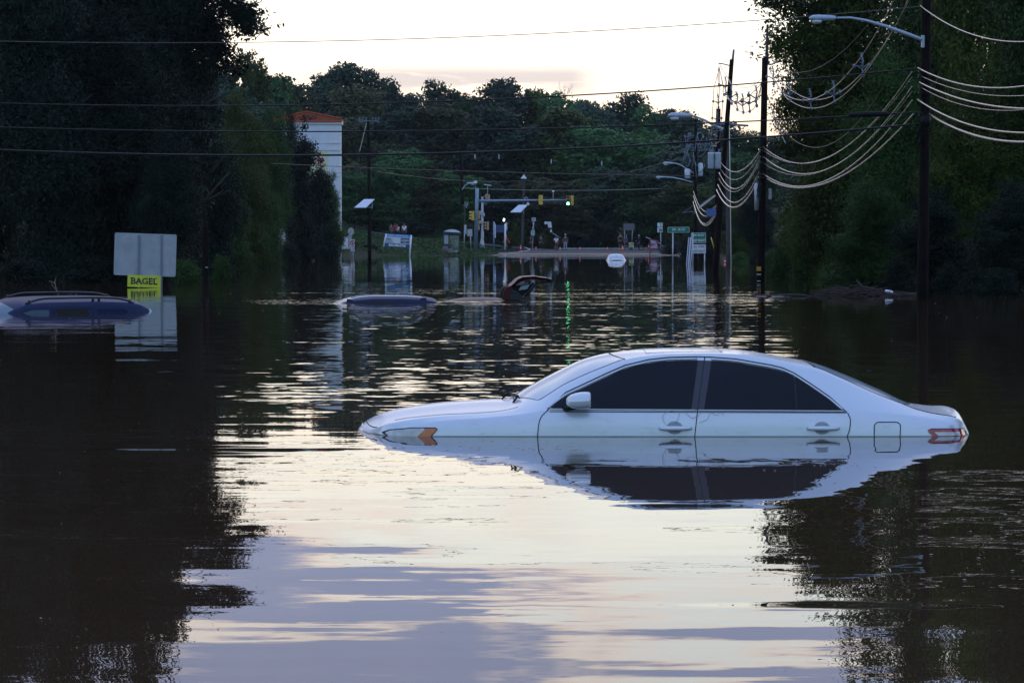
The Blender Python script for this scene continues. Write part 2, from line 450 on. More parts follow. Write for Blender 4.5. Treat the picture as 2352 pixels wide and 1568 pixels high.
# water sheet
mw = bpy.data.materials.new('flood_water'); mw.use_nodes = True
t = NT(mw.node_tree); b = t.n['Principled BSDF']; g = t.node('ShaderNodeNewGeometry')
pos = g.outputs['Position']; X_, Y_, Z_ = t.sep(pos)[:3]
b.inputs['Base Color'].default_value = (0.046, 0.028, 0.015, 1)
b.inputs['Roughness'].default_value = 0.0; b.inputs['IOR'].default_value = 1.34
b.inputs['Specular IOR Level'].default_value = 0.38
def slope(scale_vec, seed_off, detail, rough):
    c = t.noise(t.vmath('ADD', t.vmath('MULTIPLY', pos, scale_vec), seed_off), 1.0, detail, rough, out='Color')
    return t.vmath('SUBTRACT', c, (0.5, 0.5, 0.5))
big = slope((0.35, 0.55, 1), (3, 7, 0), 1, 0.4)          # long lazy undulation
mid = slope((0.55, 2.6, 1), (13, 2, 0), 3, 0.55)
dash = slope((2.6, 2.6, 1), (5, 9, 0), 2, 0.6)
fine = slope((4.0, 9.0, 1), (1, 21, 0), 3, 0.65)         # ripples
patch = t.noise(t.vmath('MULTIPLY', pos, (0.10, 0.22, 1)), 1.0, 4, 0.6)
patch = t.smooth(patch, 0.40, 0.60)
# band of broken water from just behind the sedan to the drowned cars, calm beyond
band = t.math('MULTIPLY', t.smooth(Y_, 23.5, 27.5), t.math('SUBTRACT', 1.0, t.smooth(Y_, 96, 108)))
strong = t.math('MULTIPLY', t.smooth(Y_, 62, 70), t.math('SUBTRACT', 1.0, t.smooth(Y_, 84, 98)))
streak = t.noise(t.vmath('MULTIPLY', pos, (0.06, 0.30, 1)), 1.0, 3, 0.6)
streak = t.smooth(streak, 0.47, 0.58)
calm_left = t.smooth(t.math('DIVIDE', X_, Y_), -0.125, -0.08)
calm_right = t.math('SUBTRACT', 1.0, t.smooth(t.math('DIVIDE', X_, Y_), 0.07, 0.11))
side = t.math('MULTIPLY', calm_left, calm_right)
rip = t.math('MULTIPLY', band, t.math('ADD', 0.48, t.math('MULTIPLY', patch, 0.62)))
rip = t.math('MULTIPLY', rip, t.math('ADD', 0.15, t.math('MULTIPLY', side, 0.85)))
far_ = t.smooth(Y_, 95, 125)
ampf = t.math('ADD', t.math('ADD', 0.0060, t.math('MULTIPLY', far_, 0.012)), t.math('MULTIPLY', rip, 0.035))
ampd = t.math('MULTIPLY', rip, 0.090)
ampf = t.math('ADD', ampf, t.math('MULTIPLY', t.math('MULTIPLY', t.math('MULTIPLY', strong, streak), side), 0.24))
ampm = t.math('ADD', 0.027, t.math('MULTIPLY', rip, 0.024))
ampm = t.math('MULTIPLY', ampm, t.math('SUBTRACT', 1.0, t.math('MULTIPLY', t.smooth(Y_, 100, 115), 0.80)))
ampb = t.math('SUBTRACT', 0.018, t.math('MULTIPLY', t.smooth(Y_, 20, 24), 0.012))
nearcar = t.math('MULTIPLY', t.smooth(Y_, 17.5, 20.0), t.math('SUBTRACT', 1.0, t.smooth(Y_, 21.4, 22.0)))
cp = t.smooth(t.noise(t.vmath('MULTIPLY', pos, (0.5, 1.1, 1)), 1.0, 3, 0.6), 0.42, 0.62)
ampd = t.math('ADD', ampd, t.math('MULTIPLY', t.math('MULTIPLY', t.math('MULTIPLY', nearcar, cp), t.math('SUBTRACT', 1.0, t.smooth(t.math('DIVIDE', X_, Y_), 0.115, 0.15))), 0.034))
S = t.vmath('ADD', t.vmath('ADD', t.vmath('SCALE', dash, scale=ampd), t.vmath('SCALE', big, scale=ampb)), t.vmath('ADD', t.vmath('SCALE', mid, scale=ampm), t.vmath('SCALE', fine, scale=ampf)))
sx_, sy_, _z = t.sep(S)[:3]
def boil(x0, y0, wx, wy, k_, A):
    gx = t.math('DIVIDE', t.math('SUBTRACT', X_, x0), wx); gy = t.math('DIVIDE', t.math('SUBTRACT', Y_, y0), wy)
    e_ = t.math('EXPONENT', t.math('MULTIPLY', t.math('ADD', t.math('MULTIPLY', gx, gx), t.math('MULTIPLY', gy, gy)), -1.0))
    wob = t.math('MULTIPLY', t.noise(pos, 1.3, 2, 0.5), 3.0)
    return t.math('MULTIPLY', e_, t.math('MULTIPLY', t.math('SINE', t.math('ADD', t.math('MULTIPLY', t.math('SUBTRACT', Y_, y0), k_), wob)), A))
sy_ = t.math('ADD', sy_, t.math('ADD', boil(1.35, 11.8, .55, .16, 14.0, .035), boil(-2.3, 20.6, .8, .5, 9.0, .03)))
nrm = t.vmath('NORMALIZE', t.comb(sx_, sy_, 1.0))
t.l.new(nrm, b.inputs['Normal'])
mb = MB(); mb.add([(-400, -60, 0), (400, -60, 0), (400, 360, 0), (-400, 360, 0)], [(0,1,2,3)])
water = mb.build('flood_water', mw, fix=False); water['kind'] = 'structure'; water.name = 'water'

# ================================================================== trees
def rand_dirs(rs, n):
    v = rs.normal(size=(n, 3)); return v / np.linalg.norm(v, axis=1)[:, None]
def leaf_mesh(name, centers, normals_bias, size, rs, m, aspect=0.42, jitter=0.35):
    n = len(centers)
    a = rand_dirs(rs, n); a[:, 2] *= 0.6; a /= np.linalg.norm(a, axis=1)[:, None]
    c = rand_dirs(rs, n); c = np.cross(a, normals_bias * 1.5 + c * 0.9) + c * 0.15
    bdir = c; bdir /= (np.linalg.norm(bdir, axis=1)[:, None] + 1e-9)
    s = size * (1 + jitter * rs.uniform(-1, 1, (n, 1)))
    p0 = centers - a * s * .5; p2 = centers + a * s * .5
    mid = centers + a * s * 0.05
    p1 = mid + bdir * s * aspect * .5; p3 = mid - bdir * s * aspect * .5
    V = np.stack([p0, p1, p2, p3], 1).reshape(-1, 3).astype(np.float32)
    me = bpy.data.meshes.new(name)
    me.vertices.add(4*n); me.vertices.foreach_set('co', V.ravel())
    me.loops.add(4*n); me.loops.foreach_set('vertex_index', np.arange(4*n, dtype=np.int32))
    me.polygons.add(n); me.polygons.foreach_set('loop_start', np.arange(0, 4*n, 4, dtype=np.int32))
    me.polygons.foreach_set('loop_total', np.full(n, 4, dtype=np.int32))
    me.update(calc_edges=True); me.materials.append(m)
    return me
def crown_points(rs, height, radius, base, nclump, per, spread, shape='round', top_thin=0.0, fall=0.5):
    """clumps spread through a crown made of lobes; returns leaf centres"""
    lobes = []
    nl = 16
    for i in range(nl):
        h = base + (height - base) * ((i + 0.5) / nl) ** 0.95
        u = (h - base) / (height - base)
        if shape == 'round': rr = radius * math.sqrt(max(0.05, 1 - (2*u - 0.85)**2 / 1.45))
        elif shape == 'wide': rr = radius * max(.3, 1 - abs(u-.62)**2.2*2.2)
        elif shape == 'cone': rr = radius * (1.02 - u) ** 0.8
        else: rr = radius * (0.55 + 0.45 * math.sin(math.pi * min(1, u * 1.1)))
        a = rs.uniform(0, 2*math.pi); d = rr * rs.uniform(0.25, 0.62)
        lobes.append((d*math.cos(a), d*math.sin(a), h, rr * rs.uniform(0.42, 0.62)))
    lobes.append((0, 0, base + (height-base)*0.45, radius*0.62)); lobes.append((0, 0, base + (height-base)*0.72, radius*0.5))
    L = np.array(lobes); w_ = L[:, 3]**2; w_ /= w_.sum()
    idx = rs.choice(len(L), nclump, p=w_)
    d = rand_dirs(rs, nclump)
    rad = L[idx, 3:4] * (rs.uniform(0, 1, (nclump, 1)) ** 0.30) * rs.uniform(0.85, 1.18, (nclump, 1))
    cc = L[idx, :3] + d * rad * np.array([1, 1, 0.8])
    if top_thin > 0:
        u = (cc[:, 2] - base) / (height - base); keep = rs.uniform(0, 1, nclump) > top_thin * np.clip((u - .55) / .45, 0, 1)
        cc = cc[keep]; d = d[keep]
    if shape in ('round', 'tall'):      # long sprays reaching out of the crown
        nsp = int(len(cc) * .10); j = rs.choice(len(cc), nsp); g_ = rs.uniform(1.05, 1.42, (nsp, 1))
        e_ = cc[j].copy(); e_[:, :2] *= g_; e_[:, 2] += rs.uniform(-.9, .35, nsp); cc[j] = e_
    n = len(cc)
    off = rs.normal(size=(n, per, 3)) * spread * np.array([1, 1, 0.55])
    pts = (cc[:, None, :] + off).reshape(-1, 3)
    nb = np.repeat(d, per, axis=0)
    return pts, nb
def trunk_mesh(name, height, r0, rs, limbs=6, spread=2.5, start=0.25, birch=False):
    mb = MB()
    pts = []; x = y = 0
    for i in range(7):
        u = i/6; x += rs.uniform(-.12, .12) * height/12; y += rs.uniform(-.12, .12) * height/12
        pts.append(Vector((x if i else 0, y if i else 0, u*height - (0.6 if i == 0 else 0))))
    mb.tube(pts, [r0*(1.15 - 0.95*i/6) for i in range(7)], 8)
    for k in range(limbs):
        u = start + (0.9-start)*k/limbs; i = int(u*6); p = pts[i].lerp(pts[min(6, i+1)], u*6-i)
        a = rs.uniform(0, 6.28); L = spread*(1.1-u*.6)*rs.uniform(.7, 1.1)
        d = Vector((math.cos(a), math.sin(a), rs.uniform(.35, .9)))
        q = p + d*L*.5; e = p + Vector((d.x*L, d.y*L, d.z*L*1.25)); rr = r0*(1-u)*.5 + .02
        mb.tube([p, q, e], [rr, rr*.65, rr*.25], 6)
        for z in range(2):
            a2 = a + rs.uniform(-.9, .9); L2 = L*.5
            mb.tube([q, q + Vector((math.cos(a2)*L2, math.sin(a2)*L2, L2*.5))], [rr*.5, rr*.12], 5)
    me = new_mesh(name, mb.v, mb.f, True); me.materials.append(MATS['birch' if birch else 'bark']); return me
mat('bark', (0.030, 0.024, 0.020), 0.9, var=0.3, vscale=6)
mat('birch', (0.22, 0.16, 0.13), 0.8, var=0.4, vscale=5)
rs = np.random.RandomState(11)
CROWN = {}; TRUNK = {}
def crown(key, fol, height, radius, base, nclump, per, spread, leaf, shape='round', top_thin=0.0, aspect=0.42):
    for v in range({'near': 3, 'far': 3}.get(key[0], 1)):
        r_ = np.random.RandomState(hash(key[1]) % 1000 + v*17 if False else sum(map(ord, key[1])) + v*17)
        pts, nb = crown_points(r_, height, radius, base, nclump, per, spread, shape, top_thin)
        CROWN[(key, v)] = leaf_mesh('crown', pts, nb, leaf, r_, FOL[fol], aspect)
# near trees: canonical 16 m high, 5.2 m crown radius
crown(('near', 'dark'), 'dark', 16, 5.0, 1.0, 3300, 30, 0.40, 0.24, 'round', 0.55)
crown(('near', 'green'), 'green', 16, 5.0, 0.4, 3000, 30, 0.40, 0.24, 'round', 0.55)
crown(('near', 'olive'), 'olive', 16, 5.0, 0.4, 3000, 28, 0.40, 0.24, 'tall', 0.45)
# distant trees: canonical 14 m high, 4.6 m radius
for f_ in ('dark', 'green', 'olive', 'brown'):
    crown(('far', f_), 'f' + f_, 14, 4.6, 1.0, 1500, 18, 0.34, 0.44, 'wide', 0.25, 0.6)
crown(('cone', 'dark'), 'dark', 14, 3.6, 0.6, 1500, 18, 0.30, 0.30, 'cone', 0.0)
crown(('cone', 'gold'), 'olive', 4, 1.7, 0.0, 500, 16, 0.12, 0.20, 'cone', 0.0, 0.6)
crown(('bush', 'green'), 'green', 3, 2.0, -0.3, 420, 18, 0.25, 0.22, 'round', 0.0)
crown(('bush', 'dark'), 'dark', 3, 2.0, -0.3, 420, 18, 0.25, 0.22, 'round', 0.0)
crown(('bush', 'gold'), 'gold', 3, 1.6, -0.3, 420, 18, 0.16, 0.20, 'round', 0.0)
for v in range(3): TRUNK[v] = trunk_mesh('trunk', 13.5, 0.24, np.random.RandomState(40+v), 9, 3.6)
TRUNK['birch'] = trunk_mesh('trunk', 10, 0.15, np.random.RandomState(5), 7, 2.0, birch=True)
CANON = {'near': (16, 5.0), 'far': (14, 4.6), 'cone': (14, 3.6), 'bush': (3, 2.0)}
NTREE = [0]
def tree(px, topy, Y, wpx, key, label, name='tree', cat='tree', group=None, v=None, gz=None, birch=False, rot=None):
    NTREE[0] += 1; k = NTREE[0]
    top = P(px, topy, Y); x = top.x
    z0 = max(-1.3, Hz(x, Y)) if gz is None else gz
    ch, cr = (4, 1.7) if key == ('cone', 'gold') else CANON[key[0]]
    sz = (top.z - z0) / ch * 1.0; sw = (wpx * Y / F) / (2 * cr)
    nv = sum(1 for q in CROWN if q[0] == key)
    v = k % nv if v is None else v % nv
    o = thing(name, label, cat, (x, Y, z0), group)
    o.rotation_euler = (0, 0, (k * 2.399) % 6.28 if rot is None else rot)
    c = bpy.data.objects.new('crown', CROWN[(key, v)]); COL.objects.link(c); c.parent = o; c.scale = (sw, sw, sz)
    if key[0] != 'bush' and key != ('cone', 'gold'):
        tr = bpy.data.objects.new('trunk', TRUNK['birch'] if birch else TRUNK[k % 3]); COL.objects.link(tr); tr.parent = o
        s = (top.z - z0) / 16.0; tr.scale = (s, s, s)
    return o
# ================================================================== vehicles
mp = bpy.data.materials.new('silver_paint'); mp.use_nodes = True
t = NT(mp.node_tree); b = t.n['Principled BSDF']; g = t.node('ShaderNodeNewGeometry')
n_ = t.noise(g.outputs['Position'], 1.6, 4, 0.6); nd = t.noise(t.vmath('MULTIPLY', g.outputs['Position'], (3, 3, 9)), 2.0, 6, 0.7)
c_ = t.mix(n_, (0.62, 0.69, 0.77, 1), (0.67, 0.73, 0.79, 1))
zz_ = t.sep(g.outputs['Position'])[2]
low_ = t.math('SUBTRACT', 1.0, t.smooth(zz_, 0.02, 0.30))
c_ = t.mix(t.math('MULTIPLY', t.math('MULTIPLY', t.smooth(nd, 0.50, 0.75), 0.35), low_), c_, (0.36, 0.34, 0.31, 1))   # dried silt film
wl_ = t.math('SUBTRACT', 1.0, t.smooth(t.math('ADD', zz_, t.math('MULTIPLY', nd, 0.008)), 0.007, 0.014))
c_ = t.mix(t.math('MULTIPLY', wl_, 0.75), c_, (0.10, 0.09, 0.08, 1))   # wet silt line
t.l.new(c_, b.inputs['Base Color']); b.inputs['Metallic'].default_value = 0.25
t.l.new(t.math('ADD', 0.20, t.math('MULTIPLY', n_, 0.10)), b.inputs['Roughness'])
b.inputs['Coat Weight'].default_value = 0.3; b.inputs['Coat Roughness'].default_value = 0.06
MATS['silver_paint'] = mp
mat('navy_paint', (0.013, 0.024, 0.080), 0.42, 0.0, spec=0.22, coat=0.0, var=0.1)
mat('slate_paint', (0.016, 0.026, 0.070), 0.45, 0.0, spec=0.2, coat=0.0, var=0.1)
mat('maroon_paint', (0.045, 0.003, 0.006), 0.38, 0.0, spec=0.2, coat=0.0, var=0.1)
mat('car_white', (0.62, 0.64, 0.66), 0.3, coat=0.5, var=0.05)
mat('tinted_glass', (0.005, 0.008, 0.013), 0.05, spec=0.22, var=0.2, vscale=2)
mat('clear_glass', (0.40, 0.52, 0.60), 0.10, spec=1.0, var=0.25, vscale=1.2, ior=1.7)  # pale base colour imitates the sky's reflection in the screens
mat('blue_glass', (0.10, 0.17, 0.22), 0.10, spec=0.8, var=0.1)
mat('seam', (0.012, 0.012, 0.015), 0.6)
mat('lamp_clear', (0.45, 0.48, 0.46), 0.10, spec=0.7, coat=1.0, var=0.25, vscale=9)
mat('lamp_amber', (0.50, 0.12, 0.012), 0.15, coat=1.0, var=0.15, vscale=20)
mat('lamp_red', (0.40, 0.010, 0.03), 0.15, coat=1.0, var=0.15, vscale=20)
mat('lamp_reverse', (0.60, 0.64, 0.70), 0.12, coat=1.0, var=0.15, vscale=20)
mat('crease', (.30, .33, .37), .5)
mat('recess', (0.30, 0.34, 0.37), 0.35)
mat('pillar_black', (0.030, 0.032, 0.045), 0.35); mat('trim', (0.55, 0.58, 0.62), 0.25, 0.8)
mat('rail_black', (0.018, 0.020, 0.028), 0.3); mat('lashed_silver', (0.7, 0.7, 0.72), 0.2, 0.8); mat('pale_glass', (0.30, 0.45, 0.55), 0.12, spec=0.8)
mat('twig', (0.28, 0.21, 0.17), 0.9, var=0.3)
mat('wet_twig', (0.035, 0.024, 0.018), 0.8, var=0.4, vscale=4)

class Shape:
    """a car body lofted from tables along x; nose to -x, near side to -y; y half-widths are positive"""
    def __init__(s, ZC, ZE, YE, ZB, YB, W, bottom=-0.5, expo=2.2, bulge=0.018):
        s.T = (ZC, ZE, YE, ZB, YB, W); s.bottom = bottom; s.expo = expo; s.bulge = bulge
    def k(s, x): return [interp(x, T) for T in s.T]
    def section(s, x):
        zc, ze, ye, zb, yb, w_ = s.k(x)
        L = [(w_ - 0.07, s.bottom), (w_ - 0.02, s.bottom*.55), (w_, s.bottom*.2), (w_, lerp(s.bottom*.2, zb, .35)), (w_ - 0.003, lerp(s.bottom*.2, zb, .7)), (yb, zb)]
        h = max(0, min(1, (ze - zb) / 0.25))
        for q in (0.06, 0.14, 0.26, 0.4, 0.54, 0.68, 0.8, 0.9): L.append((lerp(yb, ye, q) + s.bulge*h*4*q*(1-q), lerp(zb, ze, q)))
        L.append((ye, ze))
        for q in (0.03, 0.07, 0.13, 0.22, 0.34, 0.5, 0.7, 0.86, 1.0): L.append((ye*(1-q), s.top(x, ye*(1-q), (zc, ze, ye))))
        return L
    def top(s, x, y, kk=None):
        zc, ze, ye = kk if kk else s.k(x)[:3]
        u = min(1, abs(y)/max(ye, 1e-4))
        return zc - (zc-ze) * u**s.expo
    def side(s, x, z, off=0.0):
        L = s.section(x)[:15]
        for (a, b_), (c, d) in zip(L[:-1], L[1:]):
            if b_ <= z <= d or (d - b_ < 1e-6): 
                tt = (z-b_)/(d-b_) if d-b_ > 1e-6 else 0; return lerp(a, c, tt) + off
        return (L[0][0] if z < L[0][1] else L[-1][0]) + off
    def body(s, x0, x1, n):
        mb = MB(); G = []
        for i in range(n+1):
            L = s.section(lerp(x0, x1, i/n)); x = lerp(x0, x1, i/n)
            G.append([(x, -y, z) for y, z in L] + [(x, y, z) for y, z in L[::-1][1:]])
        mb.grid(G); k = len(G[0])
        mb.f.append(tuple(range(k))); mb.f.append(tuple(range(n*k, n*k+k))[::-1])
        return mb
    def side_patch(s, xl, xr, zl, zh, nu, nv, off, sgn=-1):
        """xl(z), xr(z): side limits, zl(x), zh(x): bottom and top; sheet laid on the flank"""
        mb = MB(); G = []
        for j in range(nv+1):
            row = []
            for i in range(nu+1):
                u = i/nu; q = j/nv
                z = 0.3*(0)
                x = None
                zz = 0.0
                for _ in range(4):
                    x = lerp(xl(zz), xr(zz), u); zz = lerp(zl(x), zh(x), q)
                row.append((x, sgn*s.side(x, zz, off), zz))
            G.append(row)
        mb.grid(G)
        return mb
    def top_patch(s, xa, xb, yf, nu, nv, off):
        """xa(t), xb(t) for t in -1..1 across; yf(x): half-width"""
        mb = MB(); G = []
        for j in range(nv+1):
            tt = -1 + 2*j/nv; row = []
            for i in range(nu+1):
                x = lerp(xa(tt), xb(tt), i/nu); y = tt*yf(x)
                row.append((x, y, s.top(x, y) + off))
            G.append(row)
        mb.grid(G); return mb
def offset_mb(mb, at):
    mb.v = [v + Vector(at) for v in mb.v]; return mb
def strip(s, pts, r, sgn=-1, off=0.001, seg=6):
    """thin line laid on the flank, pts are (x, z)"""
    mb = MB(); out = []
    for (a, b_), (c, d) in zip(pts[:-1], pts[1:]):
        n = max(1, int(math.hypot(c-a, d-b_)/0.03))
        for i in range(n): out.append((lerp(a, c, i/n), lerp(b_, d, i/n)))
    out.append(pts[-1])
    mb.tube([(x, sgn*s.side(x, z, off), z) for x, z in out], r, seg); return mb

# ---------------------------------------------------------- the silver sedan in the foreground
CYc = 22.91; X0 = 1.20
def ctr(px, py): p = P(px, py, CYc if px < 2150 else lerp(CYc, 22.30, min(1, (px-2150)/50))); return (p.x - X0, p.z)
def sid(px, py, hw): p = P(px, py, CYc - hw); return (p.x - X0, p.z)
ZC = [ctr(*q) for q in [(823,985),(830,975),(840,967),(858,957),(884,947),(938,935),(985,928.5),(1032,924),(1090,920),(1129,918),(1158,917.2),(1175,912),(1207,893),(1260,864),(1341,826),(1397,812),(1436,806.5),(1470,803.2),(1540,801.5),(1617,802.6),(1690,804.5),(1735,809.5),(1773,815.5),(1820,823.5),(1864,833),(1934,858.5),(2014,893),(2092,928),(2108,931.5),(2162,937.7),(2195,942.5),(2213,946),(2220,956),(2226,970),(2231,990),(2234,1003)]]
ZC = [(ZC[0][0]-0.02, -0.10)] + ZC + [(ZC[-1][0]+0.012, -0.12)]
ye_px = [(823,.30),(840,.46),(860,.58),(884,.70),(925,.775),(965,.80),(1019,.81),(1115,.80),(1180,.775),(1233,.745),(1298,.70),(1392,.64),(1434,.615),(1535,.595),(1619,.59),(1700,.59),(1772,.595),(1826,.60),(1874,.61),(1934,.635),(2014,.675),(2092,.72),(2135,.745),(2180,.74),(2203,.71),(2220,.66),(2234,.60)]
YEt = [((px-CX)*22.2/F - X0, y) for px, y in ye_px]
def ye_at(px): return interp((px-CX)*22.2/F - X0, YEt)
ZEp = [(823,1000),(840,992),(860,984),(884,975.5),(925,967),(965,961),(1019,956),(1115,951),(1180,942),(1233,924.5),(1298,885),(1392,843),(1434,826.8),(1480,818.5),(1535,813.5),(1619,811.5),(1700,814),(1772,824),(1826,835.5),(1874,845),(1934,870),(2014,906.6),(2060,924),(2092,935.5),(2115,943),(2150,951),(2181,956),(2203,963),(2218,978),(2234,1015)]
ZE = [sid(px, py, ye_at(px)) for px, py in ZEp]
ZBp = [(823,1008),(860,1002),(884,994),(925,985),(965,974),(1019,966),(1115,959),(1200,951),(1262,941.5),(1500,943),(1940,945.5),(2020,948),(2105,955),(2150,963),(2181,969),(2203,980),(2218,995),(2234,1018)]
YB = [((px-CX)*22.03/F - X0, y) for px, y in [(823,.34),(840,.52),(860,.64),(884,.745),(925,.83),(965,.86),(1019,.88),(1115,.885),(1262,.875),(1500,.885),(1800,.885),(1940,.875),(2020,.86),(2105,.84),(2150,.825),(2190,.795),(2212,.755),(2225,.70),(2234,.64)]]
ZB = [sid(px, py, interp((px-CX)*22.03/F - X0, YB)) for px, py in ZBp]
Wt = [((px-CX)*22/F - X0, y) for px, y in [(815,.36),(835,.53),(855,.66),(880,.77),(925,.85),(965,.885),(1019,.90),(1115,.905),(1262,.91),(1500,.91),(1940,.91),(2020,.905),(2105,.89),(2150,.875),(2190,.845),(2212,.80),(2226,.74),(2235,.68)]]
SD = Shape(ZC, ZE, YEt, ZB, YB, Wt, bottom=-0.5)
sedan = thing('sedan', 'silver sedan in the foreground, sunk to its door handles in the flood', 'car', (X0, CYc, 0))
xa, xb = ZC[0][0], ZC[-1][0]
def put(mb, name, m, parent=sedan, smooth=True, at=(X0, CYc, 0), fix=False):
    return offset_mb(mb, at).build(name, m, parent, smooth, fix=fix)
sbody = put(SD.body(xa, xb, 190), 'body', 'silver_paint', fix=True)
for q_ in list(sbody.data.polygons)[-2:]: q_.use_smooth = False
def sx(px, hw=0.89): return (px-CX)*(CYc-hw)/F - X0
def sz(py, hw=0.89): return P(1500, py, CYc-hw).z
def linf(T):      # piecewise linear
    T = sorted(T)
    def f(x):
        if x <= T[0][0]: return T[0][1]
        for (a, p), (c, q) in zip(T[:-1], T[1:]):
            if x <= c: return lerp(p, q, (x-a)/(c-a) if c > a else 0)
        return T[-1][1]
    return f
def smf(T): T = sorted(T); return lambda x: interp(x, T)
WT = [(1258,941),(1300,909.5),(1337,892),(1392,866),(1436,846.6),(1491,833.5),(1535,828.6),(1601,827),(1634,828),(1689,832),(1719,837),(1772,846.4),(1799,853),(1826,865),(1866,890.7),(1907,919),(1938,945)]
hwz = lambda py: lerp(.885, .62, min(1, max(0, (944-py)/115)))
WTs = [(sx(px, hwz(py)), sz(py, hwz(py))) for px, py in WT]
wt = smf(WTs); wbz = lambda x: sz(lerp(939, 943.5, (x - sx(1262))/(sx(1940)-sx(1262))))
# seams between doors (x as a function of z)
s1 = smf([(sz(1100), sx(1240)), (sz(1040), sx(1233)), (sz(1000), sx(1235)), (sz(971), sx(1238)), (sz(955), sx(1244.5)), (sz(941), sx(1260))])
s2 = smf([(sz(1100), sx(1585)), (sz(1002), sx(1596)), (sz(944), sx(1602.7)), (sz(821, .62), sx(1619, .62))])
s3 = smf([(sz(1100), sx(1915)), (sz(1040), sx(1930)), (sz(1004), sx(1945.4)), (sz(982), sx(1952.6)), (sz(963), sx(1954)), (sz(949), sx(1948.5))])
zlow = lambda x: -0.38
beltf = lambda x: wbz(x) - 0.012
def door(xl, xr, xhs, sgn, nm):
    d = put(SD.side_patch(xl, xr, zlow, beltf, 40, 14, 0.004, sgn), 'door', 'silver_paint')
    # handle: scooped recess, bar and lock barrel
    px0, px1, rx0, rx1, py0, py1 = xhs
    cx, cz = sx((rx0+rx1)/2), sz((py0+py1)/2 + 0.5); rw = (sx(rx1)-sx(rx0))/2; rh = (sz(py0)-sz(py1))/2
    mb = MB(); G = []
    for i in range(7):
        q = i/6; G.append([(cx + rw*q*math.cos(a), sgn*(SD.side(cx + rw*q*math.cos(a), cz + rh*q*math.sin(a)) + 0.0055), cz + rh*q*math.sin(a)) for a in np.linspace(0, 2*math.pi, 25)])
    mb.grid(G)
    h = put(mb, 'handle_recess', 'recess', d)
    mb = MB(); zc = sz((979.6+986)/2)
    hx0, hx1 = sx(px0), sx(px1); pts = []; rr = []
    for i in range(13):
        u = i/12; x = lerp(hx0, hx1, u); bow = math.sin(math.pi*u)**.6
        pts.append((x, sgn*(SD.side(x, zc) + 0.008 + 0.028*bow), zc)); rr.append(0.012 + 0.009*bow)
    mb.tube(pts, rr, 10); hb = put(mb, 'handle', 'silver_paint', d)
    mb = MB(); lx = lerp(hx0, hx1, .87); mb.lathe((lx, sgn*(SD.side(lx, zc)+0.026), zc), [(0.010, -0.01*sgn*-1), (0.010, 0.004*sgn)], 10, 'Y'); put(mb, 'lock', 'recess', hb)
    return d

fh = (1515, 1588, 1531, 1568.6, 966, 996); rh_ = (1854.6, 1927.7, 1870, 1907, 967, 996.6)
doors = [door(s1, s2, fh, -1, 'f'), door(s2, s3, rh_, -1, 'r'), door(s1, s2, fh, 1, 'f'), door(s2, s3, rh_, 1, 'r')]
for sgn, dF, dR in ((-1, doors[0], doors[1]), (1, doors[2], doors[3])):
    # glass
    def win(xl, xr, parent, m='tinted_glass', nm='window'):
        return put(SD.side_patch(xl, xr, lambda x: wbz(x)+0.004, lambda x: max(wt(x), wbz(x)+0.008), 44, 12, 0.005, sgn), nm, m, parent)
    bl = smf([(sz(944), sx(1588)), (sz(827, .62), sx(1603, .62))]); br = smf([(sz(944), sx(1617)), (sz(828, .62), sx(1634, .62))])
    bm_ = smf([(sz(944), sx(1602.2)), (sz(821, .62), sx(1618, .62))])
    c1 = lambda z: sx(1824, .7)
    win(lambda z: sx(1266, .86), bl, dF); win(br, c1, dR)
    win(lambda z: sx(1827, .7), lambda z: sx(1935, .86), dR)
    win(bl, bm_, dF, 'pillar_black', 'pillar_trim'); win(bm_, br, dR, 'pillar_black', 'pillar_trim')
    put(strip(SD, [(sx(1825.5,.7), sz(866,.7)), (sx(1825.5,.7), sz(943,.86))], 0.006, sgn, 0.004), 'glass_divider', 'seam', dR)
    # chrome sill and window surround
    def chrome(pts, r, parent, nm='window_trim', m='trim'): put(strip(SD, pts, r, sgn, 0.006), nm, m, parent)
    arcF = [(x, z+0.012) for x, z in WTs if x <= sx(1603, .62)]; arcR = [(x, z+0.012) for x, z in WTs if x > sx(1605, .62)]
    chrome(arcF, 0.010, dF); chrome(arcR, 0.010, dR)
    chrome([(sx(1262), wbz(sx(1262))-0.002), (sx(1600), wbz(sx(1600))-0.002)], 0.006, dF); chrome([(sx(1605), wbz(sx(1605))-0.002), (sx(1942), wbz(sx(1942))-0.002)], 0.006, dR)
    arcO = [(x, z+0.028) for x, z in WTs]; arcO[0] = (sx(1257), sz(942)); arcO[-1] = (sx(1947), sz(947))
    put(strip(SD, arcO, 0.0045, sgn, 0.002), 'door_seam', 'seam', sbody)
    put(strip(SD, [(sx(1262), wbz(0)-0.014), (sx(1946), sz(947.5))], 0.004, sgn, 0.005), 'belt_seal', 'seam', sbody)
    for f_ in (s1, s2, s3):
        top = {id(s1): sz(942), id(s2): sz(821, .62), id(s3): sz(948)}[id(f_)]
        put(strip(SD, [(f_(z), z) for z in np.linspace(-0.38, top, 30)], 0.0042, sgn, 0.004), 'door_seam', 'seam', sbody)

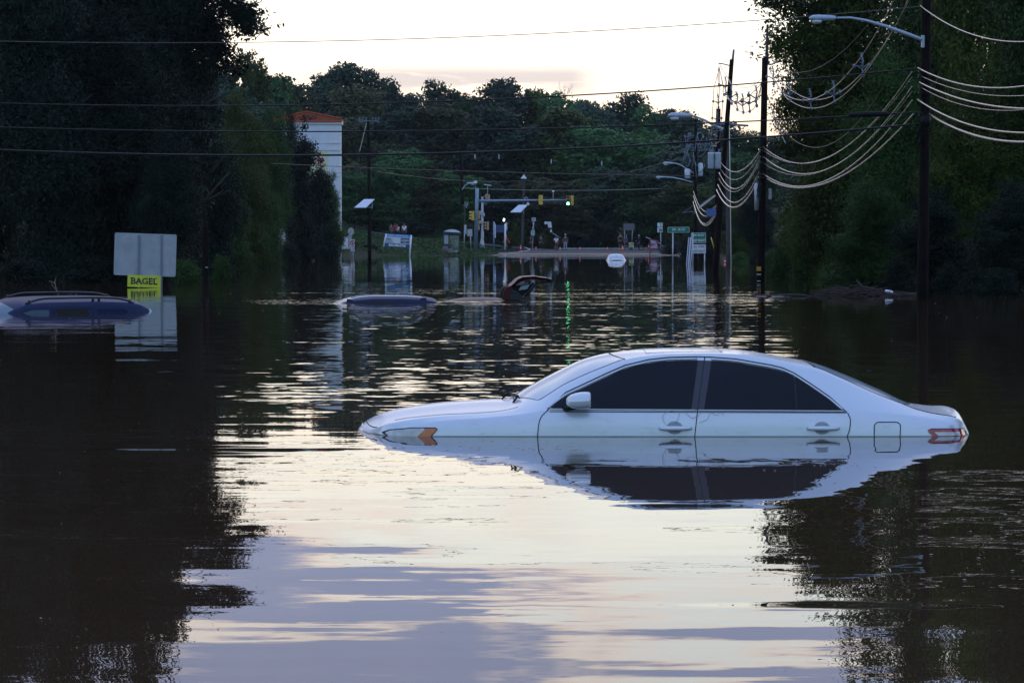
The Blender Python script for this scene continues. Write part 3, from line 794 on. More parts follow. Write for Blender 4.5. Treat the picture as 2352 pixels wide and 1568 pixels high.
# windscreen, rear screen, bonnet and boot lines
cowl = lambda tt: lerp(sx(1177, 0), sx(1236, .745), abs(tt)**2.0)
head = lambda tt: lerp(sx(1396, 0), sx(1432, .61), abs(tt)**2.0)
put(SD.top_patch(cowl, head, lambda x: interp(x, YEt)*0.955, 26, 24, 0.005), 'windscreen', 'clear_glass')
rtop = lambda tt: lerp(sx(1850, 0), sx(1876, .6), abs(tt)**2.0)
rbot = lambda tt: lerp(sx(2086, 0), sx(2080, .7), abs(tt)**2.0)
put(SD.top_patch(rtop, rbot, lambda x: interp(x, YEt)*0.94, 26, 24, 0.005), 'rear_window', 'clear_glass')
def topline(pts, r, nm='panel_gap', off=0.002, parent=sbody, m='seam'):
    mb = MB(); out = []
    for (a, b_), (c, d) in zip(pts[:-1], pts[1:]):
        n = max(1, int(math.hypot(c-a, d-b_)/0.04))
        for i in range(n): out.append((lerp(a, c, i/n), lerp(b_, d, i/n)))
    out.append(pts[-1]); mb.tube([(x, y, SD.top(x, y)+off) for x, y in out], r, 6); put(mb, nm, m, parent)
topline([(head(q)+.012, q*interp(head(q), YEt)*.97) for q in np.linspace(-1, 1, 17)], 0.005)
topline([(rtop(q)-.012, q*interp(rtop(q), YEt)*.95) for q in np.linspace(-1, 1, 17)], 0.005)
# sunroof outline
sr0, sr1 = sx(1478, 0), sx(1650, 0)
topline([(sr0, -.42), (sr1, -.42), (sr1, .42), (sr0, .42), (sr0, -.42)], 0.0015, m='crease')
# bonnet edge from lamp to screen base, both sides, and its leading edge
for sg in (-1, 1):
    bon = [(sx(905, .7), .66), (sx(965), .73), (sx(1060), .745), (sx(1140), .735), (sx(1190), .70)]
    topline([(x, sg*y) for x, y in bon], 0.0016, m='crease')
    topline([(sx(2085), sg*.69), (sx(2110), sg*.72), (sx(2140), sg*.735), (sx(2175), sg*.725), (sx(2206), sg*.69)], 0.004)
topline([(sx(842, 0) + 0.11*(q**2), q*.60) for q in np.linspace(-1, 1, 15)], 0.004)
# badge-less grille strip at the waterline
mb = MB(); mb.tube([(sx(832, 0)+0.10*q*q, q*.42, 0.035 - 0.02*abs(q)) for q in np.linspace(-1, 1, 13)], 0.012, 8); put(mb, 'grille', 'trim', sedan)
# wipers at the screen base
for y0, y1 in ((-.50, .05), (.05, .55)):
    mb = MB(); pts = []
    for q in np.linspace(0, 1, 8):
        y = lerp(y0, y1, q); x = cowl(y/.75) - 0.035 + 0.03*q
        pts.append((x, y, SD.top(x, y) + 0.022 + 0.012*math.sin(3.1*q)))
    mb.tube(pts, 0.007, 6); x = pts[0][0]; mb.tube([(x-.05, y0+.02, SD.top(x-.05, y0)+.004), (x-.01, y0+.05, SD.top(x, y0)+.035), pts[3]], 0.008, 6)
    put(mb, 'wiper', 'black_rubber')
# mirrors
for sg in (-1, 1):
    mb = MB(); cx, cz = sx(1330), sz(919, 1.05)
    prof = []
    G = []
    X_0, X_1 = sx(1301, 1.05), sx(1357, 1.05)
    for u, wy, wz in ((0, .02, .02), (.06, .055, .034), (.2, .085, .052), (.4, .10, .062), (.62, .105, .067), (.8, .105, .0665), (.93, .102, .064), (1.0, .09, .056)):
        x = lerp(X_0, X_1, u); row = []
        for a in np.linspace(0, 2*math.pi, 21):
            c_, s_ = math.cos(a), math.sin(a)
            row.append((x, sg*(1.00 + wy*math.copysign(abs(c_)**.7, c_)), cz - 0.004*(1-u)*3 + wz*math.copysign(abs(s_)**.7, s_)))
        G.append(row)
    mb.grid(G); k = len(mb.v); mb.f.append(tuple(range(k-21, k)))
    mir = put(mb, 'mirror', 'silver_paint', doors[0] if sg < 0 else doors[2])
    mb = MB(); mb.grid([[(X_1+0.002, sg*(1.0+a), cz+c) for a in (-.08, .08)] for c in (-.045, .045)]); put(mb, 'mirror_glass', 'clear_glass', mir)
    mb = MB(); zz = sz(938); mb.tube([(sx(1296), sg*(SD.side(sx(1296), zz)-.01), zz), (sx(1305), sg*.93, zz+.004), (sx(1322), sg*.985, zz+.014)], [.022, .020, .016], 8); put(mb, 'mirror_stalk', 'black_rubber', mir)
# headlamps and tail lamps laid on the corners
def lamp_poly(name, poly, m, off, parent, sg, n=10, solid=True):
    """poly: outline in picture points of the near side, given as upper and lower curves"""
    up, lo = poly
    U = linf([(sx(a, .82), sz(b_, .82)) for a, b_ in up]); Lw = linf([(sx(a, .82), sz(b_, .82)) for a, b_ in lo])
    x0 = max(U.__defaults__ or (0,), (0,))[0] if False else sx(up[0][0], .82); x1 = sx(up[-1][0], .82)
    return put(SD.side_patch(lambda z: x0, lambda z: x1, Lw, U, 26, 6, off, sg), name, m, parent)
for sg in (-1, 1):
    hl = lamp_poly('headlamp', ([(875,993),(893,986.5),(946,980.3),(1000,979.5),(1005,983)], [(875,996),(893,1004),(946,1010),(989,1004),(1005,985)]), 'seam', .004, sedan, sg)
    lamp_poly('lens', ([(884,993),(896,988.5),(946,982.5),(975,981.8)], [(884,996),(896,1004),(946,1010),(962,1006)]), 'lamp_clear', .008, hl, sg)
    lamp_poly('turn_signal', ([(955,1004),(978,982),(1000,981.5),(1002,984)], [(955,1006),(965,1006),(988,1002),(1002,986)]), 'lamp_amber', .0085, hl, sg)
    tl = lamp_poly('tail_lamp', ([(2131,987),(2137,983.5),(2180,984),(2214,986),(2228,992)], [(2131,990),(2146,1003),(2180,1012),(2214,1015),(2228,1012)]), 'lamp_red', .006, sedan, sg)
    lamp_poly('reversing_lens', ([(2146,990.5),(2180,991),(2207,991.5)], [(2146,991.5),(2155,999),(2207,999.5)]), 'lamp_reverse', .010, tl, sg)
    lamp_poly('lamp_seal', ([(2130,985.5),(2138,982),(2180,982.5),(2216,984.5)], [(2130,987),(2138,983.6),(2180,984.2),(2216,986.2)]), 'seam', .007, tl, sg)
# fuel door on the near flank
fx0, fx1, fz = sx(2009), sx(2069.6), sz(969)
r_ = 0.035; pts = [(fx0, -0.13), (fx0, fz - r_)] + [(fx0 + r_*(1-math.cos(a)), fz - r_ + r_*math.sin(a)) for a in np.linspace(0.2, 1.5, 5)] + [(fx1 - r_*(1-math.cos(a)), fz - r_ + r_*math.sin(a)) for a in np.linspace(1.5, 0.2, 5)] + [(fx1, fz - r_), (fx1 - .01, -0.13)]
fl = put(SD.side_patch(lambda z: fx0+.004, lambda z: fx1-.004, lambda x: -0.13, lambda x: fz-.012, 6, 6, .003, -1), 'fuel_flap', 'silver_paint')
put(strip(SD, pts, 0.0042, -1, 0.002), 'fuel_flap_gap', 'seam', fl)
# drowned wheels stay out of sight below the water, but the car stands on them
for xw in (sx(1010), sx(1910)):
    for sg in (-1, 1):
        mb = MB(); mb.lathe((xw, sg*.80, -.48), [(.12, -.10), (.30, -.10), (.325, -.07), (.325, .07), (.30, .10), (.12, .10)], 24, 'Y'); wh = put(mb, 'wheel', 'black_rubber', fix=True)
# a strand of dried vine caught on the doors
mb = MB()
def vine(pts, r=.0014):
    mb.tube([(sx(a), -SD.side(sx(a), sz(b_), .012), sz(b_)) for a, b_ in pts], r, 5)
vine([(1531,976),(1524,966),(1522,955),(1530,946),(1545,944)]); vine([(1551,974),(1558,960),(1562,946)])
vine([(1572,944),(1580,952),(1590,960),(1604,955),(1612,944)]); vine([(1606,970),(1624,963),(1633,947)]); vine([(1634,944),(1641,951),(1650,954),(1655,943)]); vine([(1655,943),(1664,954)])
vn = offset_mb(mb, (X0, CYc, 0)).build('vine_strand', 'twig', loc=(X0, CYc, 0), fix=False); tag(vn, 'thin dried brown vine strand looped across the door seam of the silver sedan', 'vine')

# ---------------------------------------------------------- dark blue SUV, far left
def place(mbs, root, yaw, roll=0.0):
    M = Matrix.Rotation(yaw, 4, 'Z') @ Matrix.Rotation(roll, 4, 'X')
    return M
class Local:
    def __init__(s, root, yaw, roll=0, pitch=0):
        s.root = root; root.rotation_euler = (roll, pitch, yaw); s.at = Vector(root['_at'])
    def put(s, mb, name, m, parent=None, smooth=True, fix=False):
        mb.v = [v + s.at for v in mb.v]
        return mb.build(name, m, parent or s.root, smooth, fix=fix)
YS = 60.9
p0 = P(157, 700, YS)
suv = thing('blue_suv', 'dark blue SUV with roof rails at the left edge, only roof and windows above water', 'car', (p0.x, YS, -.02))
L = Local(suv, R(32), R(4.5))
SV = Shape([(-2.9,-.25),(-2.2,.0),(-1.9,.14),(-1.55,.27),(-1.2,.325),(-.6,.35),(.2,.355),(.9,.335),(1.35,.29),(1.55,.22),(1.72,.05),(1.8,-.2)],
           [(-2.9,-.3),(-2.1,-.25),(-1.75,-.02),(-1.45,.16),(-1.2,.245),(-.6,.285),(.2,.29),(.9,.27),(1.35,.225),(1.55,.15),(1.72,.0),(1.8,-.22)],
           [(-2.9,.78),(-1.9,.73),(-1.2,.66),(.5,.64),(1.4,.62),(1.8,.60)],
           [(-2.9,-.45),(1.8,-.40)], [(-2.9,.80),(-1,.80),(1.3,.78),(1.8,.72)], [(-2.9,.84),(-1,.84),(1.3,.83),(1.8,.78)], bottom=-1.2)
vb = L.put(SV.body(-2.9, 1.8, 90), 'body', 'navy_paint', fix=True)
L.put(SV.top_patch(lambda q: -2.45+.15*q*q, lambda q: -1.62+.10*q*q, lambda x: interp(x, SV.T[2])*.93, 14, 14, .006), 'windscreen', 'blue_glass')
for sg in (-1, 1):
    L.put(SV.side_patch(lambda z: lerp(-1.62, -1.30, max(0, z)/.15), lambda z: -.80, lambda x: -.18, lambda x: min(.15, .02+(x+1.62)*.30), 14, 6, .006, sg), 'window', 'blue_glass')
    mb = MB(); L.put(SV.side_patch(lambda z: -.62, lambda z: .10, lambda x: -.2, lambda x: .175, 8, 6, .006, sg), 'window', 'dark')
    L.put(SV.side_patch(lambda z: .30, lambda z: lerp(1.15, .95, max(0, z)/.15), lambda x: -.2, lambda x: .15, 10, 6, .006, sg), 'window', 'navy_paint')
    for xs in (-.72, .20): L.put(strip(SV, [(xs, -.1), (xs+.01, .20)], .006, sg, .003), 'door_seam', 'seam', vb)
    L.put(strip(SV, [(-1.60, -.02), (-1.40, .12), (-1.15, .185), (-.6, .215), (.5, .215), (1.0, .19), (1.2, .10)], .006, sg, .003), 'door_seam', 'seam', vb)
    # roof rail, deep arch with a double foot in the middle
    mb = MB(); xs = np.linspace(-1.24, 1.26, 26); pts = []; rr = []
    for x in xs:
        u = (x+1.24)/2.5; a = min(1, math.sin(math.pi*u)*2.3)**.75
        pts.append((x, sg*.60, SV.top(x, .60) + .005 + .075*a)); rr.append(.024)
    mb.tube(pts, rr, 8)
    for x in (-1.16, .30, .44, 1.16): mb.cbox((x, sg*.60, SV.top(x, .6)+.03), (.06, .035, .09), bev=.008)
    L.put(mb, 'roof_rail', 'rail_black', fix=True)

L.put(offset_mb(MB().tube([(1.62, -.62, .11), (1.72, -.63, .0), (1.76, -.63, -.08)], .02, 6), (0,0,0)), 'tail_lamp', 'lamp_reverse')
# broken branch caught on the far rail
mb = MB(); bp = P(134, 672, YS+.7)
mb.tube([bp + Vector(q) for q in [(0,0,-.05), (-.04,0,.06), (-.07,0,.16), (-.075,0,.27)]], [.016,.013,.012,.006], 6)
for q in ([(-.04,0,.08),(-.02,0,.12)], [(-.06,0,.18),(-.10,0,.24)], [(-.07,0,.2),(-.17,0,.25),(-.22,0,.24)], [(-.07,0,.24),(-.05,0,.36)], [(-.03,0,.03),(-.12,0,.14),(-.16,0,.22)]):
    mb.tube([bp + Vector(a) for a in q], [.007]*(len(q)-1)+[.003], 5)
br_ = mb.build('branch', 'twig', loc=tuple(bp), fix=False); tag(br_, 'broken brown branch standing up from the roof of the dark blue SUV', 'branch')

# ---------------------------------------------------------- slate SUV, only its roof showing, mid picture
YM = 69.8; p0 = P(885, 697, YM)
mid_ = thing('slate_suv', 'grey blue car in mid flood with one silver roof rail, just its roof above water', 'car', (p0.x, YM, -.03))
L = Local(mid_, R(6), R(0))
SM = Shape([(-1.5,-.08),(-1.30,.02),(-1.0,.13),(-.7,.19),(-.3,.225),(.3,.225),(.8,.20),(1.05,.165),(1.22,.12),(1.30,.03),(1.36,-.1)],
           [(-1.5,-.12),(-1.25,-.03),(-.95,.05),(-.7,.10),(-.3,.13),(.3,.13),(.8,.11),(1.05,.08),(1.22,.04),(1.36,-.14)],
           [(-1.5,.70),(-.8,.68),(.8,.66),(1.36,.60)], [(-1.5,-.4),(1.36,-.4)], [(-1.5,.76),(1.36,.70)], [(-1.5,.80),(1.36,.76)], bottom=-1.0)
mbdy = L.put(SM.body(-1.5, 1.36, 60), 'body', 'slate_paint', fix=True)
L.put(SM.top_patch(lambda q: -1.42, lambda q: -.86, lambda x: .60, 10, 10, .005), 'windscreen', 'blue_glass')
for sg in (-1, 1):
    L.put(SM.side_patch(lambda z: -.52, lambda z: .12, lambda x: -.2, lambda x: .055, 8, 5, .005, sg), 'window', 'dark')
    mb = MB(); pts = [(x, sg*.60, SM.top(x, .60) + .012 + .035*min(1, math.sin(math.pi*(x+1.0)/2.0)*2.5)) for x in np.linspace(-.99, .99, 20)]
    mb.tube(pts, .018, 8); rl = L.put(mb, 'roof_rail', 'lashed_silver')
    for xx in (-.9, .9):
        L.put(MB().tube([(xx-.08, sg*.60, SM.top(xx, .6)+.02), (xx+.08, sg*.60, SM.top(xx, .6)+.02)], .03, 8), 'rail_foot', 'rail_black', rl)
mb = MB(); mb.tube([(.95, .1, SM.top(.95, .1)), (.93, .1, SM.top(.95, .1)+.06)], [.03, .012], 8); L.put(mb, 'aerial', 'rail_black')

# ---------------------------------------------------------- maroon hatchback, tailgate open
YH = 72.8; p0 = P(1150, 690, YH)
hat = thing('maroon_hatchback', 'maroon hatchback drowned to its roof with the tailgate standing open', 'car', (p0.x, YH, 0))
L = Local(hat, R(4))
SH = Shape([(-1.6,-.10),(-1.35,.0),(-.9,.065),(-.4,.075),(.02,.05),(.16,.0)], [(-1.6,-.14),(-1.35,-.06),(-.9,-.015),(-.4,-.005),(.16,-.03)],
           [(-1.6,.6),(.16,.60)], [(-1.6,-.3),(.16,-.3)], [(-1.6,.78),(.16,.78)], [(-1.6,.8),(.16,.8)], bottom=-.9)
L.put(SH.body(-1.6, .16, 40), 'body', 'maroon_paint', fix=True)
def hp(px, py): a = P(px, py, YH-.6); return Vector((a.x - p0.x, 0, a.z))
def reg4(x, y): return ((1250 + x/2.352)/1.7415, (1050 + y/2.352)/1.7415)
outer = [hp(*reg4(*q)) for q in [(1815,330),(1790,250),(1825,222),(1850,212),(1880,190),(1915,152),(1960,130),(2010,126),(2080,122),(2130,132),(2190,138),(2235,152),(2237,172)]]
inner = [hp(*reg4(*q)) for q in [(1850,330),(1835,262),(1850,245),(1875,232),(1905,210),(1940,185),(1975,168),(2020,162),(2080,158),(2120,160),(2165,164),(2205,170),(2225,172)]]
# tailgate: a curved shell, hinge at the roof, lip in the air
hw = [.56,.57,.58,.59,.60,.62,.64,.66,.68,.69,.68,.64,.60]
mb = MB(); G = []
for o_, i_, h_ in zip(outer[2:], inner[2:], hw[2:]):
    G.append([(o_.x, y, o_.z - .02*(y/h_)**2) for y in np.linspace(-h_, h_, 9)] + [(i_.x, y, i_.z) for y in np.linspace(h_-.03, -h_+.03, 9)] + [(o_.x, -h_, o_.z - .02)])
mb.grid(G); mb.f.append(tuple(range(18))); k = len(mb.v); mb.f.append(tuple(range(k-19, k-1)))
gate = L.put(mb, 'tailgate', 'maroon_paint', fix=True)
mb = MB(); a_, c_ = inner[6], inner[9]
mb.grid([[(a_.x+.02, y, a_.z-.012), (c_.x, y, c_.z-.012)] for y in np.linspace(-.5, .5, 6)]); L.put(mb, 'tailgate_glass', 'blue_glass', gate)
mb = MB(); q0, q1 = inner[10], outer[12]; mb.cbox(((q0.x+q1.x)/2-.03, 0, q1.z-.035), (.26, 1.15, .05), bev=.015); L.put(mb, 'lining', 'dark', gate, fix=True)
mb = MB(); mb.cbox((outer[11].x-.06, 0, outer[11].z-.075), (.09, .9, .04), bev=.01); L.put(mb, 'handle_bar', 'dark', gate, fix=True)
# body opening: both rear quarter pillars, inner trim and struts
def pillar(y0, y1, m, nm):
    A = [hp(*reg4(*q)) for q in [(1772,345),(1777,300),(1785,262),(1800,232),(1850,212),(1900,215),(2032,208),(2098,205),(2050,255),(2000,300),(1968,330),(1965,345)]]
    mb = MB(); mb.prism([(p.x, p.z - .02) for p in A], y0, y1); return L.put(mb, nm, m, smooth=False, fix=True)
pillar(.50, .56, 'dark', 'side_lining')
A = [hp(*reg4(*q)) for q in [(1772,345),(1777,300),(1785,262),(1800,232),(1850,212),(1870,232),(1850,262),(1842,300),(1838,345)]]
for y0, y1 in ((-.62, -.52), (.57, .64)):
    mb = MB(); mb.prism([(p.x, p.z - .02) for p in A], y0, y1); L.put(mb, 'pillar', 'maroon_paint', smooth=False, fix=True)
mb = MB(); B = [hp(*reg4(*q)) for q in [(1800,340),(1850,250),(1920,262),(1990,340)]]
mb.prism([(p.x, p.z-.03) for p in B], -.50, .50); L.put(mb, 'load_bay_lining', 'dark', smooth=False, fix=True)
for sg in (-1, 1):
    a_, c_, d_, e_ = [hp(*reg4(*q)) for q in ((2008,335), (2052,258), (1985,300), (2098,200))]
    L.put(MB().tube([(a_.x, sg*.5, a_.z-.03), (c_.x, sg*.5, c_.z), (c_.x+.02, sg*.5, c_.z+.06)], .010, 6), 'strut', 'dark')
    L.put(MB().tube([(d_.x, sg*.54, d_.z-.05), (e_.x, sg*.54, e_.z)], .034, 8), 'gate_side', 'dark', gate)
mb = MB(); g0 = [hp(*reg4(*q)) for q in ((1925,262), (1945,225), (2030,208), (2005,250))]
mb.add([(p.x, -.565, p.z) for p in g0], [(0,1,2,3)]); L.put(mb, 'quarter_glass', 'blue_glass', smooth=False)

# ---------------------------------------------------------- white sedan far out, seen from behind
YF = 219.0; p0 = P(1416.5, 598, YF)
far_ = thing('white_saloon', 'small white saloon far down the flooded road, seen from behind below the tank-top man', 'car', (p0.x, YF, 0))
L = Local(far_, 0)
mb = MB(); G = []
prof = [(0.0,-.55,.86,-.8),(.02,-.02,.84,-.25),(.05,.055,.80,-.16),(.30,.10,.80,-.08),(.42,.12,.76,.0),(.75,.26,.70,.10),(1.15,.42,.60,.30),(1.35,.475,.56,.38),(1.8,.50,.57,.41),(2.5,.47,.58,.36),(2.9,.36,.64,.2),(3.5,.10,.76,-.05),(4.6,-.1,.78,-.2)]
for y, zc, hw_, ze in prof:
    row = []
    for q in np.linspace(-1, 1, 15):
        row.append((q*hw_, y, zc - (zc-ze)*abs(q)**3))
    w0 = hw_ + max(0, (zc-.1))*.35
    G.append([(-w0, y, -.6)] + row + [(w0, y, -.6)])
mb.grid(G); L.put(mb, 'body', 'car_white', fix=True)
mb = MB(); mb.grid([[(q*.60, .50, .17-.02*q*q), (q*.56, .78, .283-.02*q*q), (q*.5, 1.14, .425-.025*q*q)] for q in np.linspace(-1, 1, 9)]); L.put(mb, 'rear_window', 'pale_glass')
mb = MB(); mb.grid([[(q*.74, -.03, -.06+.035*(1-q*q)), (q*.70, -.035, .0+.05*(1-q*q))] for q in np.linspace(-1, 1, 9)]); L.put(mb, 'bumper_gap', 'dark')
mb = MB(); mb.tube([(0, .80, .30), (0, .83, .345)], .02, 6); L.put(mb, 'brake_lamp', 'dark')

# ---------------------------------------------------------- barely awash SUV roof on the right
YR = 77.5; p0 = P(1776, 681, YR)
aw = thing('sunken_suv', 'SUV sunk until only its two dark roof rails break the water near the right poles', 'car', (p0.x, YR, 0))
L = Local(aw, R(-22))
SR = Shape([(-.9,-.05),(-.6,.0),(0,.012),(.6,-.005),(.9,-.06)], [(-.9,-.1),(-.5,-.035),(.5,-.04),(.9,-.1)], [(-.9,.6),(.9,.6)], [(-.9,-.3),(.9,-.3)], [(-.9,.75),(.9,.75)], [(-.9,.8),(.9,.8)], bottom=-.9)
L.put(SR.body(-.9, .9, 24), 'body', 'navy_paint', fix=True)
for sg in (-1, 1):
    pts = [(x*1.0 + (.35 if sg > 0 else 0), sg*.58, .052*min(1, (1-(x/.56)**2)*1.6) + (0 if sg < 0 else -.012)) for x in np.linspace(-.56, .56, 18)]
    L.put(MB().tube(pts, .014, 8), 'roof_rail', 'rail_black')
    if sg < 0: L.put(MB().cbox((.05, -.58, .025), (.14, .03, .05)), 'rail_foot', 'rail_black', fix=True)
# ================================================================== poles and wires
def pz(px, py, Y): return P(px, py, Y)
def pole(name, label, pts, r0, r1, m='pole_wood', cat='utility pole', part='shaft', group=None):
    at = (pts[0].x, pts[0].y, 0.0)
    o = thing(name, label, cat, at, group)
    n = 10; pp = [pts[0].lerp(pts[-1], i/n) for i in range(n+1)]
    MB().tube(pp, [lerp(r0, r1, i/n) for i in range(n+1)], 14).build(part, MATS[m], o, True)
    return o
DA, DB, DC, DE, DFp = 74.0, 103.0, 138.0, 190.0, 202.0
# pole A, nearest, runs out of the frame
pa = pole('utility_pole', 'nearest dark utility pole on the right, running out of the top of the picture', [pz(2118, 720, DA), pz(2129, -60, DA)], .148, .12)
mb = MB()
lamp_arm = [pz(2114, 93, DA), pz(2080, 80, DA), pz(2030, 62, DA), pz(1985, 49, DA), pz(1950, 43, DA), pz(1915, 43.5, DA)]
for p in lamp_arm: p.y -= 0.25
mb.tube(lamp_arm, [.055, .050, .044, .038, .032, .028], 10).build('lamp_arm', MATS['lamp_head'], pa, True)
def cobra(c, s, parent, name='lamp_head', direct=-1):
    """street lamp head: c is the point where the arm enters; s its length"""
    mb = MB(); G = []
    for u, hy, zt, zb_ in ((0,.06,.085,-.06),(.1,.08,.10,-.09),(.35,.12,.115,-.11),(.6,.15,.13,-.11),(.85,.14,.12,-.09),(.95,.09,.07,-.07),(1.0,.03,.02,-.03)):
        row = []
        for a in np.linspace(0, 2*math.pi, 17):
            z = math.sin(a); row.append((c.x + direct*u*s, c.y + hy*s*1.1*math.cos(a), c.z + s*(zt*z if z > 0 else -zb_*z)))
        G.append(row)
    mb.grid(G); h = mb.build(name, MATS['lamp_head'], parent, True)
    cb = Vector((c.x + direct*.70*s, c.y, c.z - .09*s))
    MB().lathe(cb, [(.19*s, 0), (.185*s, -.05*s), (.15*s, -.10*s), (.05*s, -.125*s)], 16).build('lamp_lens', MATS['lamp_glass'], h, True)
    MB().tube([(c.x + direct*.5*s, c.y, c.z+.07*s), (c.x + direct*.5*s, c.y, c.z+.15*s)], .035*s, 8).build('photocell', MATS['dark'], h)
    return h
cobra(pz(1917, 44, DA) + Vector((0, -.25, 0)), .70, pa)
MB().cbox(pz(2117, 97, DA) + Vector((0, -.2, 0)), (.08, .1, .32), bev=.01).build('arm_bracket', MATS['lamp_head'], pa)
# hardware on A
for py in (165, 175, 200, 213, 232, 262): 
    q = pz(2112, py, DA); MB().cbox(q + Vector((0, -.17, 0)), (.10, .12, .06), bev=.01).build('cable_clamp', MATS['black_cable'], pa)
mb = MB(); q = pz(2122, 268, DA)
for i in range(7): mb.tube([q + Vector((random.uniform(-.12,.12), -.2, random.uniform(.0,.12))), q + Vector((random.uniform(-.3,.1), -.2, -.15)), q + Vector((random.uniform(-.25,0), -.2, random.uniform(-.9,-.4)))], .018, 6)
mb.lathe(q + Vector((.02, -.22, -.1)), [(.03,.12),(.12,.08),(.14,-.02),(.10,-.14),(.03,-.18)], 10); mb.build('splice_bundle', MATS['black_rubber'], pa, True)
# pole B
pb = pole('utility_pole', 'tall utility pole with a thin mast on top, second pole from the right edge', [pz(1747, 668, DB), pz(1757, 133, DB)], .142, .11)
MB().tube([pz(1760.5, 150, DB), pz(1763, 57, DB)], [.06, .045], 8).build('top_mast', MATS['grey_wood'], pb)
mb = MB(); mb.tube([pz(1758, 147, DB), pz(1770, 149, DB), pz(1786, 143, DB)], .03, 6); mb.build('bracket', MATS['insulator'], pb)
mb = MB()
mb.cbox(pz(1742, 617, DB) + Vector((0, -.15, 0)), (.16, .03, .16)); mb.build('orange_tag', MATS['cone_or2'] if 'cone_or2' in MATS else mat('tag_orange', (.55, .28, .03), .6), pb)
mb = MB(); mb.cbox(pz(1742, 630, DB) + Vector((0, -.15, 0)), (.15, .03, .05)); mb.cbox(pz(1742, 645, DB) + Vector((0, -.15, 0)), (.12, .03, .03)); mb.build('number_plate', MATS['sign_back'], pb)
MB().lathe(pz(1737.5, 452, DB) + Vector((0, -.1, 0)), [(.03, .50), (.09, .47), (.09, -.47), (.03, -.5)], 12).build('cable_riser', MATS['galvanized'], pb, True)
mb = MB(); mb.cbox(pz(1769, 446, DB), (.10, .2, .40), bev=.02); mb.build('junction_box', MATS['sign_back'], pb)
for py in (340, 346, 362, 373, 400, 408): MB().cbox(pz(1750, py, DB) + Vector((0, -.22, 0)), (.16, .12, .07), bev=.01).build('cable_clamp', MATS['black_cable'], pb)
mb = MB()
for i in range(8): 
    q = pz(1746, 405 + i*4, DB); mb.tube([q + Vector((random.uniform(-.1,.1), -.2, 0)), q + Vector((random.uniform(-.2,.0), -.2, -.5))], .02, 5)
mb.build('cable_tangle', MATS['black_cable'], pb)
# pole C, leaning
pc = pole('utility_pole', 'leaning utility pole that carries two grey transformers on its left side', [pz(1642, 640, DC), pz(1681, 137, DC)], .150, .105)
MB().tube([pz(1682, 145, DC), pz(1685.5, 114, DC)], [.07, .05], 8).build('top_mast', MATS['insulator'], pc)
mb = MB(); mb.tube([pz(1680, 152, DC), pz(1660, 147, DC), pz(1650, 146, DC)], .03, 6); mb.build('bracket', MATS['insulator'], pc)
mb = MB(); mb.tube([pz(1628, 283, DC), pz(1719, 289, DC)], .055, 6); mb.tube([pz(1660, 292, DC), pz(1690, 306, DC), pz(1712, 290, DC)], .02, 5); mb.build('crossarm', MATS['insulator'], pc)
for px in (1632, 1648): 
    tr = MB().lathe(pz(px, 369, DC) + Vector((.0, -.25, 0)), [(.04,.40),(.15,.385),(.155,.33),(.15,.32),(.15,-.36),(.11,-.40)], 16).build('transformer', MATS['transformer_grey'] if 'transformer_grey' in MATS else mat('transformer_grey', (.50, .58, .66), .4, var=.1), pc, True)
    MB().lathe(pz(px, 369, DC) + Vector((.05, -.25, .45)), [(.02,.10),(.05,.07),(.02,.05),(.05,.02),(.02,0),(.04,-.04)], 8).build('bushing', MATS['insulator'], tr)
MB().lathe(pz(1628, 475, DC), [(.01,.1),(.02,0),(.01,-.1)], 6)
# slim pole just left of C with the high lamp
pd = pole('utility_pole', 'slimmer wooden pole with crooked insulators on top, just left of the leaning pole', [pz(1646, 600, 150), pz(1650, 250, 150)], .16, .12)
la = [pz(1660, 300, 140), pz(1645, 290, 140), pz(1618, 275, 140), pz(1598, 267.5, 140), pz(1590, 266, 140)]
for p in la: p.y = 149.6
la = [pz(1660, 298, 149.6), pz(1642, 289, 149.6), pz(1618, 276, 149.6), pz(1598, 268, 149.6), pz(1588, 265.5, 149.6)]
MB().tube(la, [.09, .075, .06, .05, .045], 8).build('lamp_arm', MATS['lamp_head'], pd, True)
cobra(la[-1], 1.25, pd)
# pole F with two lamps and transformers
pf = pole('utility_pole', 'dark pole with two street lamps on its left and a tangle of drop wires', [pz(1597, 620, DFp), pz(1598, 275, DFp)], .13, .11)
for (x0, y0), (x1, y1), s_, lab in (((1577, 388), (1545, 375), .72, 1), ((1591, 419), (1526, 407), .62, 2)):
    A_ = [pz(x0, y0, DFp), pz(lerp(x0,x1,.35), lerp(y0,y1,.55), DFp), pz(lerp(x0,x1,.7), lerp(y0,y1,.92), DFp), pz(x1, y1, DFp)]
    if lab == 1: A_ = [pz(1594, 398, DFp)] + A_
    MB().tube(A_, .045, 8).build('lamp_arm', MATS['lamp_head'], pf, True); cobra(A_[-1], s_, pf)
for px, py, rr, hh in ((1579, 399, .20, .62), (1609, 390, .16, .9), (1587, 400, .0, 0)):
    if rr: MB().lathe(pz(px, py, DFp), [(.03,hh*.5+.05),(rr,hh*.5),(rr,-hh*.5),(rr*.7,-hh*.55)], 14).build('transformer', MATS['transformer_grey'], pf, True)
mb = MB()
for y0, x0, x1 in ((305, 1600, 1612), (312, 1574, 1598), (331, 1580, 1632), (345, 1588, 1625)): mb.tube([pz(x0, y0+2, DFp), pz(x1, y0, DFp)], .04, 6)
mb.build('crossarm', MATS['insulator'], pf)
rr_ = random.Random(4)
